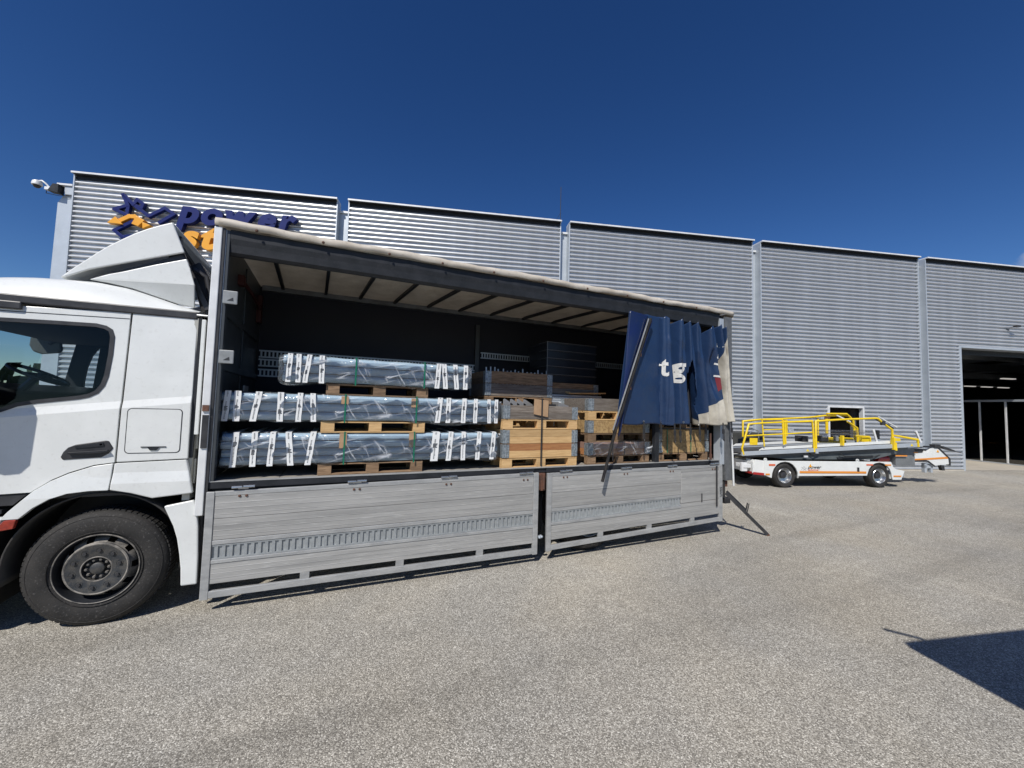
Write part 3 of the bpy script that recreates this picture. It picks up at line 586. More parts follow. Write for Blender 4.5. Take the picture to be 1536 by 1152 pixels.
MB().box(-.55, -.45, .5, .56, 3.1, 3.9).box(-.55, -.45, 1.9, 1.96, 3.1, 3.9).bar((-.5, .5, 3.85), (-.2, 1.9, 3.2), .04, .04).bar((-.45, .45, 3.75), (-.15, .45, 3.10), .05, .05).build('deflector_strut', BLACKP, tk)
MB().prism([(-.40, 3.62), (-.30, 3.68), (-.12, 3.34), (-.06, 2.98), (-.22, 2.95)], .62, .98).build('air_intake', BLACKP, tk, .02)
MB().tube([(-.32, .50, 3.55), (-.2, .5, 3.48), (-.16, .5, 3.3), (-.17, .5, 3.05)], .025).tube([(-.25, .7, 3.3), (-.05, 1.2, 3.1), (-.06, 1.4, 2.3)], .05).build('air_hose', BLACKP, tk, smooth=True)
MB().tube([(-.14, .03, 2.96), (-.05, .03, 2.96)], .012, 8).build('roof_pin', CHROME, tk)
# cab interior
st = MB(); st.box(-1.0, -.5, .45, .98, 1.7, 1.86); st.prism([(-.62, 1.8), (-.50, 1.8), (-.36, 2.45), (-.44, 2.47)], .45, .98); st.prism([(-.45, 2.45), (-.36, 2.45), (-.32, 2.66), (-.40, 2.66)], .58, .84); st.box(-.9, -.6, .55, .9, 1.25, 1.7)
so = st.build('seat', SEAT, tk, .04); o = again(so, (0, 1.05, 0), tk)
MB().prism([(-2.5, 1.3), (-1.62, 1.3), (-1.55, 1.9), (-1.62, 2.13), (-1.8, 2.22), (-2.5, 2.24)], .06, 2.38).build('dashboard', BLACKP, tk, .03)
rng = [(.22*math.cos(a), .22*math.sin(a)) for a in [i*2*math.pi/28 for i in range(29)]]
sw_c = Vector((-1.56, .68, 2.31)); sx = Vector((.91, 0, -.42)); sy = Vector((0, 1, 0))
MB().tube([sw_c+sx*a+sy*b for a, b in rng], .017, 8, False).tube([sw_c-sy*.2, sw_c+sy*.2], .02, 6).tube([sw_c, sw_c+sx*.2], .02, 6).tube([sw_c, sw_c+Vector((-.25, 0, -.35))], .035, 8).lathe([(0, .02), (.06, .015), (.065, -.02)], sw_c, 'z', 16).build('steering_wheel', BLACKP, tk, smooth=True)
MB().box(-1.3, -.9, 1.2, 1.6, 1.3, 1.9).build('centre_console', BLACKP, tk, .03)
# rounded kerb mirror of the far side, seen through the windscreen
MB().prism([(-.17, -.02), (-.165, .09), (-.10, .13), (.02, .14), (.12, .10), (.15, -.06), (.13, -.10), (-.05, -.13), (-.13, -.10)], 0, .05).build('kerb_mirror', mk('mirror_shell', (.10, .10, .09), .5), tk, .02).location = (-2.30, 2.32, 2.77)
MB().tube([(-2.28, 2.34, 2.78), (-2.2, 2.32, 2.86), (-2.08, 2.36, 2.90)], .03).build('kerb_mirror_arm', BLACKP, tk)
MB().box(-2.2, -.2, .06, 2.42, 2.80, 2.90).build('headliner', SEAT, tk)

# wheels
def wheel(name_parent, x, y, z, r=.52, width=.30, front=True):
    k = r/.52
    hub = MB()
    if front:
        hub.lathe([(.232, .02), (.232, -.006), (.226, -.014), (.218, -.012), (.112, -.012), (.106, -.010), (.102, .045), (.062, .05), (.055, .045), (.052, .0), (.044, -.006), (.0, -.008)], seg=64)
    else: hub.lathe([(.0, .06), (.13, .06), (.14, .15), (.24, .17), (.26, .10)], seg=48)
    wobj = hub.build('wheel', HUBM, name_parent, smooth=True); wobj.location = (x, y, z); wobj.scale = (k, 1, k)
    W = .30
    ty = MB(); ty.lathe([(.300, .012), (.330, -.004), (.385, -.016), (.44, -.014), (.475, .0), (.498, .014), (.513, .030), (.52, .055), (.52, W-.055), (.508, W-.02), (.47, W), (.33, W-.01), (.300, W-.03)], seg=96)
    for q in (.07, .115, .16, .205): pass
    to = ty.build('tyre', RUBBER, wobj, smooth=True)
    lugs = MB()
    for i in range(72):
        a = 2*math.pi*i/72
        ca, sa = math.cos(a), math.sin(a); ta = Vector((-sa, 0, ca)); ra = Vector((ca, 0, sa))
        for y0, y1 in ((.045, .095), (.105, .15), (.16, .20), (.21, W-.045)):
            c = ra*.5235+Vector((0, (y0+y1)/2, 0)); lugs.bar(c-ta*.017, c+ta*.017, y1-y0, .010, up=ra)
    lugs.build('tread', RUBBER, wobj, kind='stuff')
    let = MB()
    for rr in (.335, .475): let.lathe([(rr-.003, -.002), (rr, -.0165 if rr < .4 else -.004), (rr+.004, -.002)], seg=96)
    let.build('sidewall_ring', RUBBER, wobj, smooth=True)
    rim = MB(); rim.lathe([(.302, .02), (.314, .002), (.310, -.008), (.300, -.006), (.292, .03), (.287, .10), (.27, .13), (.235, .14) if front else (.26, .15)], seg=96)
    rim.build('rim', DARKMET if front else GALV2, wobj, smooth=True)
    if front:
        lp = MB(); lp.lathe([(.3125, -.004), (.309, -.0105), (.303, -.008)], seg=96); lp.lathe([(.217, -.0135), (.226, -.0165), (.2345, -.007)], seg=64); lp.lathe([(.104, -.0125), (.108, -.0145), (.114, -.0125)], seg=64); lp.build('rim_edge', DUSTY, wobj, smooth=True)
        dd = MB(); n_ = 10
        for i in range(n_):
            a0 = 2*math.pi*(i+.18)/n_; a1 = 2*math.pi*(i+.82)/n_; prf = [(.233, .018), (.262, .06), (.284, .115)]
            for j in range(4):
                b0 = a0+(a1-a0)*j/4; b1 = a0+(a1-a0)*(j+1)/4
                for (r0, t0), (r1, t1) in zip(prf[:-1], prf[1:]):
                    dd.add([(r0*math.cos(b0), t0, r0*math.sin(b0)), (r0*math.cos(b1), t0, r0*math.sin(b1)), (r1*math.cos(b1), t1, r1*math.sin(b1)), (r1*math.cos(b0), t1, r1*math.sin(b0))], [(0, 1, 2, 3)])
        dd.lathe([(.231, .004), (.234, .018), (.238, .024)], seg=64)
        dd.build('disc_spoke', DUSTY, wobj)
        nutm = None
        for i in range(10):
            a = 2*math.pi*(i+.35)/10
            if nutm is None:
                q = MB(); q.lathe([(.0, -.016), (.013, -.016), (.0155, -.012)], seg=6); q.lathe([(.0155, -.012), (.0155, .0)], seg=6); q.lathe([(.0265, -.003), (.0265, .004), (.0155, .004)], seg=16)
                nutm = q.build('wheel_nut', BLACKP, wobj, smooth=False); nutm.location = (.168*math.cos(a), -.011, .168*math.sin(a))
            else: again(nutm, (.168*math.cos(a), -.011, .168*math.sin(a)), wobj)
            b_ = 2*math.pi*(i+.1)/10
            if i == 0: st_ = MB().lathe([(0, -.014), (.010, -.012), (.012, -.006), (.012, .04)], seg=8).build('hub_stud', DUSTY, wobj, smooth=True); st_.location = (.080*math.cos(b_), .012, .080*math.sin(b_))
            else: again(st_, (.080*math.cos(b_), .012, .080*math.sin(b_)), wobj)
    return wobj
wheel(tk, -.752, .045, .52)
wheel(tk, 4.78, .10, .52, front=False); wheel(tk, 4.78, .44, .52, front=False)
for x_ in (-.752, 4.78):
    wf = wheel(tk, x_, 2.42, .52, front=False); wf.rotation_euler = (0, 0, math.pi)
t = MB(); t.box(-2.1, 7.5, .80, .88, .72, .98); t.box(-2.1, 7.5, 1.6, 1.68, .72, .98)
for x_ in (.4, 1.6, 2.8, 4.0, 5.2, 6.4, 7.3): t.box(x_, x_+.08, .88, 1.6, .78, .95)
t.build('chassis_rail', CHASSIS, tk)
t = MB(); t.tube([(-.752, .2, .52), (-.752, 2.3, .52)], .07); t.tube([(4.78, .3, .52), (4.78, 2.2, .52)], .1); t.lathe([(0, -.2), (.15, -.16), (.2, 0), (.15, .16), (0, .2)], (4.78, 1.25, .52), 'y', 20); t.build('axle', CHASSIS, tk, smooth=True)
MB().box(.6, 1.5, .25, .8, .42, .95).build('battery_box', CHASSIS, tk, .03); MB().box(1.7, 2.9, 1.7, 2.35, .40, .98).build('fuel_tank', CHASSIS, tk, .08)
for x_ in (3.95, 5.5): MB().box(x_, x_+.012, .12, .75, .35, 1.0).build('mudflap', BLACKP, tk)

# cargo body
t = MB(); t.box(0, 7.6, .06, 2.48, 1.10, 1.228); t.build('floor_frame', CHASSIS, tk)
dk = None
for k in range(12):
    x0 = .04+k*.628
    b_ = MB().box(0, .622, 0, 2.36, 0, .036)
    if dk is None: dk = b_.build('deck_board', DECK, tk); dk.location = (x0, .075, 1.230)
    else: again(dk, (x0, .075, 1.230), tk)
t = MB(); t.box(.05, 3.76, .0, .07, 1.205, 1.272); t.box(3.95, 7.42, .0, .07, 1.205, 1.272); t.box(3.76, 3.95, .02, .07, 1.205, 1.272); t.build('side_rail', DARKMET, tk, .004)
MB().box(.05, 7.42, -.004, .074, 1.2725, 1.280).build('rail_cap', ALUF, tk)
# stains on the deck edge are wet marks
MB().box(3.80, 3.93, -.012, .06, .96, 1.20).box(3.82, 3.845, -.03, -.012, .98, 1.19).box(3.885, 3.91, -.03, -.012, .98, 1.19).build('stanchion_pocket', RUST, tk, .004)
# bulkhead
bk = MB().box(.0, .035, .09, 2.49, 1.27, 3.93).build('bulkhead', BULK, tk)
MB().box(.035, .06, .12, 2.40, 3.02, 3.10).box(.035, .06, .12, 2.40, 2.43, 2.51).box(.035, .05, .12, 2.4, 3.05, 3.07).box(.035, .052, 1.25, 1.27, 1.27, 3.85).build('bulkhead_rail', BULK, bk, .004)
MB().box(.036, .05, 1.55, 1.85, 2.18, 2.31).build('load_plate', FLASH, bk)
MB().box(-.035, .035, -.03, .09, .95, 3.895).build('front_post', FLASH, tk, .008)
MB().box(.035, .06, -.018, .09, .95, 3.89).build('front_post_seal', BLACKP, tk)
MB().box(.06, .10, .0, .09, 1.28, 3.885).build('front_post_inner', BULK, tk, .004); MB().box(.062, .072, -.004, -.001, 1.28, 3.88).build('post_bead', ALUF, tk)
for z_ in (3.17, 2.55):
    pl = MB().box(.075, .205, -.028, -.012, z_-.07, z_+.07).build('latch_plate', mk('latch_grey', (.27, .285, .29), .5, .2, col2=(.2, .21, .215), scale=12), tk, .012)
    MB().prism([(.115, z_-.035), (.17, z_-.035), (.165, z_+.0)], -.031, -.0285).build('latch_mark', BLACKP, pl)
MB().box(-.02, .03, -.045, -.031, 1.62, 1.95).build('latch_slot', BLACKP, tk); MB().box(-.025, .03, -.05, -.031, 1.99, 2.05).build('latch_box', RUST, tk)
DRED = mk('dark_red', (.045, .006, .006), .6)
MB().box(.036, .10, .80, .92, 3.52, 3.64).build('red_catch', DRED, tk); MB().tube([(.08, .86, 3.58), (.09, 1.5, 3.56), (.09, 2.1, 3.5)], .022).build('load_bar', DRED, tk); MB().box(.04, .10, 2.15, 2.28, 3.3, 3.72).build('red_bracket', DRED, tk)
# roof rails
t = MB(); t.box(.10, 7.46, .0, .085, 3.80, 3.895); t.prism([(.0, 3.80), (.085, 3.80), (.085, 3.63), (.05, 3.63), (.02, 3.66), (.012, 3.74)], .10, 7.46, 'x'); t.build('roof_rail', DARKMET, tk, .006)
MB().box(.10, 7.46, .086, .13, 3.66, 3.70).build('curtain_track', BLACKP, tk)
MB().box(.06, 7.6, 2.38, 2.46, 3.86, 3.97).build('far_roof_rail', mk('rail_grey', (.17, .18, .19), .5, col2=(.11, .115, .12), scale=5), tk)
MB().box(.07, 7.5, 2.365, 2.379, 3.965, 3.978).build('red_cord', RED, tk)
for i, (xn, xf) in enumerate([(.45, .35), (1.06, .98), (1.66, 1.52), (2.28, 2.1), (2.93, 2.70), (3.55, 3.30), (4.2, 3.95), (4.85, 4.65), (5.5, 5.35), (6.2, 6.1), (6.9, 6.9)]):
    MB().bar((xn, .086, 3.86), (xf, 2.38, 3.93), .045, .05).build('roof_bow', DARKMET, tk, .004)
# roof tarpaulin with sag between the bows
def tarp(u, v):
    x = -.03+u*7.78; y = -.035+v*2.52
    z = 3.935+.055*math.sin(math.pi*min(1, v*1.02))**.7 + .018*math.sin(x*9.9+.6*math.sin(y*2))*math.sin(math.pi*v) + .008*math.sin(x*23+y*7)*math.sin(math.pi*v)
    return (x, y, z-.012*u)
MB().grid(tarp, 160, 24).build('roof_tarpaulin', TARP, tk, smooth=True, solid=.006)
mb = MB()
def lip(u, v):
    x = -.03+u*7.78; zt = 3.945-.012*u; a = v
    y = -.037-.022*math.sin(a*math.pi)*(.8+.3*math.sin(x*5.1)); z = zt+.030-.078*a+.007*math.sin(x*3.7+1)+.004*math.sin(x*17)
    return (x, y, z)
MB().grid(lip, 180, 6).build('tarpaulin_hem', TARP, tk, smooth=True, solid=.008)
MB().grid(lambda u, v: (7.752+.012*math.sin(v*math.pi), -.035+u*2.5, 3.94-.1*v), 30, 3).build('tarpaulin_end', TARP, tk, solid=.006)
riv = None
for x_ in (.34, .98, 1.70, 2.35, 3.05, 3.8, 4.55, 5.3, 6.05, 6.8):
    if riv is None: riv = MB().lathe([(0, -.014), (.011, -.010), (.016, 0)], seg=12).build('tarpaulin_button', RUST, tk, smooth=True); riv.location = (x_, -.062, 3.905)
    else: again(riv, (x_, -.062, 3.905), tk)
# far side: boards, lashing rails, curtain; rear doors
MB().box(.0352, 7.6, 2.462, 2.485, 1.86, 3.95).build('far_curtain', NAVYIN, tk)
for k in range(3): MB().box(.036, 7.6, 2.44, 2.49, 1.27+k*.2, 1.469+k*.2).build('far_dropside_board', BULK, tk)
MB().box(7.60, 7.66, .10, 2.44, 1.27, 3.88).build('rear_door', BULK, tk)
def ladder(x0, x1, z, tilt=0., name='lashing_rail'):
    mb = MB(); mb.bar((x0, 2.42, z), (x1, 2.42, z+tilt), .02, .022); mb.bar((x0, 2.42, z+.10), (x1, 2.42, z+.10+tilt), .02, .022); n_ = int((x1-x0)/.055)
    for i in range(n_):
        x = x0+.02+i*.055; zz = z+tilt*(x-x0)/(x1-x0); mb.box(x, x+.024, 2.414, 2.424, zz, zz+.10)
    return mb.build(name, GALV2, tk)
ladder(.07, 3.68, 2.80, .0); ladder(.07, 3.68, 2.66); ladder(.07, 3.68, 2.50); ladder(3.78, 7.4, 3.06, 0)
MB().box(3.66, 3.74, 2.40, 2.46, 1.27, 3.70).build('far_stanchion', BULK, tk)
MB().box(5.98, 6.06, .03, .11, 1.27, 3.63).build('centre_stanchion', DARKMET, tk, .004)
# rear post
MB().box(7.43, 7.53, -.02, .12, 1.20, 3.80).build('rear_post_inner', GALV2, tk, .004)
MB().box(7.54, 7.72, -.035, .14, .92, 3.84).box(7.535, 7.54, -.02, .1, 1.0, 3.8).build('rear_post', mk('post_grey', (.085, .09, .095), .5, col2=(.125, .13, .135), scale=20, bump=.15), tk, .006)
MB().tube([(7.63, -.07, 1.93), (7.66, -.08, 1.4), (7.70, -.07, .83)], .016).build('tensioner_rod', FLASH, tk, smooth=True)
MB().box(7.72, 7.80, .0, .05, 2.42, 2.56).build('rear_latch', GALV2, tk); MB().box(7.35, 7.6, .02, 2.45, .62, .90).build('rear_underframe', CHASSIS, tk)
MB().box(7.50, 7.6, .1, 2.4, .42, .56).build('underrun_bar', DARKMET, tk)
MB().box(7.60, 7.66, .02, .10, .80, .90).build('marker_lamp_rear', RUST, tk)

# dropsides
def dropside(x0, x1, zt0, zt1, zb0, zb1, rail_x1=None):
    """top edge zt0..zt1, bottom zb0..zb1 at the two ends (the left hangs straight)"""
    zt = lambda x: zt0+(zt1-zt0)*(x-x0)/(x1-x0); zb = lambda x: zb0+(zb1-zb0)*(x-x0)/(x1-x0)
    def strip(a, b, f0, f1, y0, y1):           # f = fraction of height from the top
        q = lambda x, f: zt(x)+(zb(x)-zt(x))*f
        return MB().add([(a, y0, q(a, f1)), (b, y0, q(b, f1)), (b, y1, q(b, f1)), (a, y1, q(a, f1)), (a, y0, q(a, f0)), (b, y0, q(b, f0)), (b, y1, q(b, f0)), (a, y1, q(a, f0))],
                        [(0, 3, 2, 1), (4, 5, 6, 7), (0, 1, 5, 4), (1, 2, 6, 5), (2, 3, 7, 6), (3, 0, 4, 7)])
    def join(*ms):
        m_ = MB()
        for q in ms: m_.add(q.v, q.f)
        return m_
    rx = rail_x1 or x1-.075
    fr = join(strip(x0, x0+.07, 0, 1, -.062, -.02), strip(x1-.075, x1, 0, 1, -.062, -.02), strip(x0+.07, x1-.075, .0, .045, -.055, -.02), strip(x0+.07, x1-.075, .925, .99, -.060, -.022)).build('dropside', ALUF, tk, .005)
    for a, b in ((.047, .255), (.259, .455)):
        s_ = strip(x0+.072, rx if rail_x1 else x1-.077, a, b, -.052, -.024)
        for g_ in (.30, .55, .80):
            q_ = strip(x0+.074, (rx if rail_x1 else x1-.077)-.002, a+(b-a)*g_, a+(b-a)*g_+.006, -.0545, -.05); s_.add(q_.v, q_.f)
        s_.build('dropside_board', ALU, fr, .002)
    strip(x0+.072, rx, .459, .500, -.056, -.024).build('ledge', ALUF, fr, .004)
    strip(x0+.072, rx, .640, .675, -.058, -.024).build('ledge', ALUF, fr, .004)
    s_ = strip(x0+.072, x1-.077, .678, .860, -.052, -.024)
    for g_ in (.72, .765, .81):
        q_ = strip(x0+.074, x1-.079, g_, g_+.006, -.0545, -.05); s_.add(q_.v, q_.f)
    s_.build('dropside_board', ALU, fr, .002)
    rl = join(strip(x0+.072, rx, .502, .515, -.050, -.030), strip(x0+.072, rx, .622, .638, -.050, -.030), strip(x0+.072, rx, .502, .638, -.034, -.030))
    n_ = int((rx-x0-.09)/.062)
    for i in range(n_):
        x = x0+.095+i*.062
        rl2 = strip(x, x+.030, .515, .622, -.048, -.036); rl.add(rl2.v, rl2.f)
    rl.build('lashing_rail', mk('lashing_steel', (.29, .31, .32), .5, .3, col2=(.37, .39, .395), scale=20, rand=.05), fr)
    if rail_x1:
        strip(rx+.004, x1-.077, .10, .60, -.056, -.024).build('flat_plate', ALU, fr, .006); strip(rx+.004, x1-.077, .047, .095, -.050, -.024).build('dropside_board', ALU, fr); strip(rx+.004, x1-.077, .605, .675, -.050, -.024).build('dropside_board', ALU, fr)
    nb = 3
    for i in range(nb):
        x = x0+.87+i*1.0*(x1-x0)/3.75
        b_ = strip(x, x+.09, .860, .925, -.054, -.026); b_.build('bracket', ALUF, fr)
    return fr, zt
d1, zt_1 = dropside(.06, 3.80, 1.185, 1.22, .135, .12)
d2, zt_2 = dropside(3.94, 7.43, 1.205, 1.205, .135, .235, 6.46)
def hinge(x, z, par):
    h_ = MB().tube([(x-.10, -.066, z), (x-.01, -.066, z)], .013, 10).tube([(x+.0, -.066, z+.004), (x+.10, -.066, z+.004)], .013, 10).box(x-.045, x+.045, -.064, -.058, z-.02, z).build('hinge', CHROME, par, smooth=False)
    MB().lathe([(0, -.008), (.010, -.006), (.014, 0)], (x-.03, -.056, z-.09), 'y', 10).lathe([(0, -.008), (.010, -.006), (.014, 0)], (x+.03, -.056, z-.09), 'y', 10).build('rivet', RUST, par)
for x_ in (.37, 1.46, 2.53, 3.60): hinge(x_, 1.222, d1)
for x_ in (4.23, 5.31, 6.25, 7.22): hinge(x_, 1.228, d2)
MB().lathe([(0, -.03), (.018, -.02), (.02, .02)], (3.86, -.05, .35), 'y', 10).build('latch_pin', GALV2, d2); MB().lathe([(0, -.03), (.018, -.02), (.02, .02)], (3.83, -.05, .345), 'y', 10).build('latch_pin', GALV2, d1)
MB().box(7.265, 7.295, -.072, -.063, .50, 1.19).build('rubber_strap', BLACKP, d2); MB().box(6.92, 6.935, -.066, -.056, .60, .74).build('mark', BLACKP, d2)
txt = text_mesh('LIVES', .085, .002, .01)
for v in txt.vertices: v.co = Vector((7.41-v.co.z*.9, v.co.y-.066, .66+v.co.x*.85))
put(txt, 'painted_text', PRINT, d2)

# folding prop leg leaning from the rear corner to the ground
sp = MB(); A = Vector((7.70, .08, .665)); B_ = Vector((8.165, -.355, .025))
sp.bar(A, B_, .075, .055); spo = sp.build('prop_leg', BLACKP, tk, .004)
dv = (B_-A).normalized(); MB().bar(A+Vector((.02, 0, .035)), A+dv*.42+Vector((.02, 0, .035)), .05, .04).build('prop_sleeve', DARKMET, spo)
MB().bar(A+dv*.44+Vector((0, 0, .03)), A+dv*.44+Vector((.05, 0, .17)), .012, .02).bar(A+dv*.47+Vector((0, 0, .03)), A+dv*.47+Vector((.055, 0, .18)), .010, .015).build('prop_handle', BLACKP, spo)
MB().box(7.60, 7.74, .02, .14, .50, .60).build('prop_hinge', BLACKP, spo, .01)
MB().bar(B_-dv*.01, B_+dv*.03, .06, .05).build('prop_foot', RUST, spo)

# the gathered curtain
def unshear(xx, t):
    a = .27*(1-t)
    return xx if xx < 6.3 else (xx-a*6.3/1.4)/(1-a/1.4)
def cy(xx, z):
    t = max(0, min(1, (3.66-z)/1.76)); x = unshear(xx, t)
    base = -.045
    if x < 5.98: return base + .014*math.sin((x-5.3)*7+z*1.3) - .025*t
    w_ = (x-5.98-.10*t)/.285; w_ += .13*math.sin(w_*2.1+1); ph = w_*2*math.pi
    env = max(0, min(1, (x-5.96)/.10))
    if x > 7.5: env *= max(.35, 1-(x-7.5)/.4)
    amp = (.125+.045*math.sin(x*4.3+.5))*(1-.10*t)
    s_ = math.sin(ph); s_ = math.copysign(abs(s_)**.8, s_)
    s_ = .8*s_+.3*math.sin(2*ph+1.0+t*1.5)
    d = .16*math.exp(-((x-6.80-.10*t)/.055)**2)*max(0, min(1, (t-.30)/.15)) + .10*math.exp(-((x-7.22)/.05)**2)*max(0, min(1, (.75-t)/.2))*max(0, min(1, (t-.25)/.1)) + .02*math.exp(-((z-3.05+.25*(x-6.8))/.10)**2)*math.sin(x*8)+.012*math.sin(z*5+x*7)
    return base-.045-amp*env*s_+d*env
def curtain_fn(u, v):
    x = 5.34+u*2.36; t = v
    ztop = 3.665
    if x > 5.98:
        w_ = (x-5.98)/.285; w_ += .13*math.sin(w_*2.1+1); ztop -= .02+.055*(1-math.sin(w_*2*math.pi)) + (.10*math.sin((x-6.85)/.45*math.pi) if 6.85 < x < 7.3 else 0)
    else: ztop -= .018*abs(math.sin((x-5.34)*8))
    zb = 1.895+.012*math.sin(x*11)+(.12*(x-7.2) if x > 7.2 else 0)
    z = ztop+(zb-ztop)*t
    xx = x-(.16+.06)*t*max(0, min(1, (5.95-x)/.6)) if x < 5.95 else x
    if x > 6.3: xx = x-.27*(1-t)*(x-6.3)/1.4
    return (xx, cy(xx, z), z)
CURT = bpy.data.materials.new('navy_curtain_vinyl'); CURT.use_nodes = True
def curtmat(m):
    n = m.node_tree; L = n.links; b = n.nodes["Principled BSDF"]; b.inputs['Roughness'].default_value = .32; b.inputs['Specular IOR Level'].default_value = .5
    tcn = n.nodes.new("ShaderNodeTexCoord"); sp_ = n.nodes.new("ShaderNodeSeparateXYZ"); L.new(tcn.outputs['Object'], sp_.inputs[0])
    no = n.nodes.new("ShaderNodeTexNoise"); no.inputs['Scale'].default_value = 3; no.inputs['Detail'].default_value = 8; L.new(tcn.outputs['Object'], no.inputs['Vector'])
    def M(op, a, b_=None, c=None):
        x = n.nodes.new("ShaderNodeMath"); x.operation = op
        for i, q in enumerate((a, b_, c)):
            if q is None: continue
            if isinstance(q, (int, float)): x.inputs[i].default_value = q
            else: L.new(q, x.inputs[i])
        return x.outputs[0]
    X, Z = sp_.outputs[0], sp_.outputs[2]
    # printed cream swoosh: everything below a slanting line, and right of an upright line under z 3.27
    diag = M('LESS_THAN', Z, M('MULTIPLY_ADD', X, .745, -3.08))      # z < .8x-3.47 : 1.98 at 6.81, 2.37 at 7.3
    upr = M('MULTIPLY', M('GREATER_THAN', X, 7.31), M('LESS_THAN', Z, M('MULTIPLY_ADD', X, .25, 1.43)))
    right = M('MAXIMUM', M('MULTIPLY', diag, M('GREATER_THAN', X, 6.72)), upr)
    right = M('MAXIMUM', right, M('MULTIPLY', M('GREATER_THAN', X, 7.46), M('LESS_THAN', Z, 3.55)))
    nv = n.nodes.new("ShaderNodeMix"); nv.data_type = 'RGBA'; nv.inputs['A'].default_value = (.010, .026, .072, 1); nv.inputs['B'].default_value = (.015, .036, .092, 1); L.new(no.outputs[0], nv.inputs['Factor'])
    cm = n.nodes.new("ShaderNodeMix"); cm.data_type = 'RGBA'; cm.inputs['A'].default_value = (.52, .49, .42, 1); cm.inputs['B'].default_value = (.30, .275, .23, 1)
    mr_ = n.nodes.new("ShaderNodeMapRange"); mr_.inputs[1].default_value = .45; mr_.inputs[2].default_value = .7; L.new(no.outputs[0], mr_.inputs[0]); L.new(mr_.outputs[0], cm.inputs['Factor'])
    mx = n.nodes.new("ShaderNodeMix"); mx.data_type = 'RGBA'; L.new(right, mx.inputs['Factor']); L.new(nv.outputs['Result'], mx.inputs['A']); L.new(cm.outputs['Result'], mx.inputs['B'])
    L.new(mx.outputs['Result'], b.inputs['Base Color'])
    nb = n.nodes.new("ShaderNodeTexNoise"); nb.inputs['Scale'].default_value = 5; nb.inputs['Detail'].default_value = 3; L.new(tcn.outputs['Object'], nb.inputs['Vector'])
    bp = n.nodes.new("ShaderNodeBump"); bp.inputs['Strength'].default_value = .5; bp.inputs['Distance'].default_value = .03; L.new(nb.outputs[0], bp.inputs['Height']); L.new(bp.outputs[0], b.inputs['Normal'])
curtmat(CURT)
NVY2 = mk('bright_navy_vinyl', (.006, .013, .068), .3, col2=(.008, .017, .055), scale=5, bump=.4, bscale=7, fine=.2, fcol=(.05, .05, .05))
_cg = MB().grid(curtain_fn, 300, 70); _c0 = 6.72
def _slit(f):
    c = sum((Vector(_cg.v[i]) for i in f), Vector())/4; t_ = (3.66-c.z)/1.76; x_ = unshear(c.x, max(0, min(1, t_)))
    return (t_ > .40 and 6.60+.02*math.sin(t_*9) < c.x < 6.61+.36*min(.42, t_-.38)+.012*math.sin(t_*17)) or (.40 < t_ < .80 and abs(x_-7.40) < .035*math.sin((t_-.40)/.4*math.pi))
_cg.f = [f for f in _cg.f if not _slit(f)]
MB().grid(lambda u, v: (6.35+u*1.15, .16+.04*math.sin(u*19+v*2), 3.55-v*1.62), 60, 10).build('gap_shade_sheet', NAVYIN, tk, smooth=True, solid=.003)  # dark sheet painted as the shade seen through the curtain gap
ct = _cg.build('side_curtain', CURT, tk, smooth=True, solid=.003)
# leading flap of the curtain, brighter front edge
def flap(u, v):
    zt, zb = 3.67-.05*u, 1.70+.2*u
    z = zt+(zb-zt)*v; x = (5.345+(5.12-5.345)*v)+u*(.36*(1-v)**1.15+.05*v)
    return (x, -.075-.03*math.sin(u*math.pi)-.02*v+.008*math.sin(v*9+u*4), z)
MB().grid(flap, 14, 50).build('curtain_flap', NVY2, ct, smooth=True, solid=.004)
# tensioning pole and its pocket
P0, P1, P2 = Vector((5.72, -.12, 3.58)), Vector((5.01, -.15, 1.76)), Vector((4.76, -.20, 1.07))
MB().bar(P0, P1, .05, .03).bar(P1, P2, .042, .03).build('curtain_pole', mk('pole_black', (.012, .012, .014), .6, col2=(.03, .028, .026), scale=9, spec=.2), ct, .008)
MB().bar(P0+Vector((-.045, -.005, -.01)), P1+Vector((-.04, -.012, .05)), .007, .02).build('pole_edge', ALUF, ct)
MB().bar(P0+Vector((.035, .004, -.03)), P1+Vector((.025, .0, .1)), .04, .014).build('pole_pocket', NVY2, ct, .004)
t = MB()
for k in (.33, .62): 
    c = P0+(P1-P0)*k; t.box(c.x+.0, c.x+.03, c.y-.02, c.y, c.z-.03, c.z+.05)
t.build('pole_clip', RUST, ct, .004)
# lettering printed on the folds
def drape(me, grp, lift=.010):
    bm = bmesh.new(); bm.from_mesh(me); bmesh.ops.triangulate(bm, faces=bm.faces)
    for _ in range(5):
        le = [e for e in bm.edges if e.calc_length() > .022]
        if not le: break
        bmesh.ops.subdivide_edges(bm, edges=le, cuts=1); bmesh.ops.triangulate(bm, faces=bm.faces)
    for v in bm.verts: v.co.y = cy(v.co.x, v.co.z)-lift
    bm.to_mesh(me); bm.free(); return put(me, 'printed_letter', LETW, ct)
drape(fit_mesh(text_mesh('t', .3, 0, .02), 5.965, 6.055, 2.67, 2.95), ct)
drape(fit_mesh(text_mesh('g', .3, 0, .03), 6.235, 6.43, 2.575, 2.905), ct)
drape(fit_mesh(text_mesh('2', .3, 0, .03), 6.53, 6.56, 2.74, 2.80), ct)
def decal(poly, mat):
    me = bpy.data.meshes.new('d'); me.from_pydata([(x, 0, z) for x, z in poly], [], [tuple(range(len(poly)))])
    o_ = drape(me, ct, .008); o_.name = 'printed_mark'; o_.data.materials.clear(); o_.data.materials.append(mat)
decal([(7.14, 3.30), (7.30, 3.26), (7.27, 3.20), (7.18, 3.03), (7.165, 3.06), (7.21, 3.21), (7.14, 3.24)], LETW)
decal([(7.16, 2.97), (7.25, 2.93), (7.25, 2.90), (7.16, 2.94)], LETW)
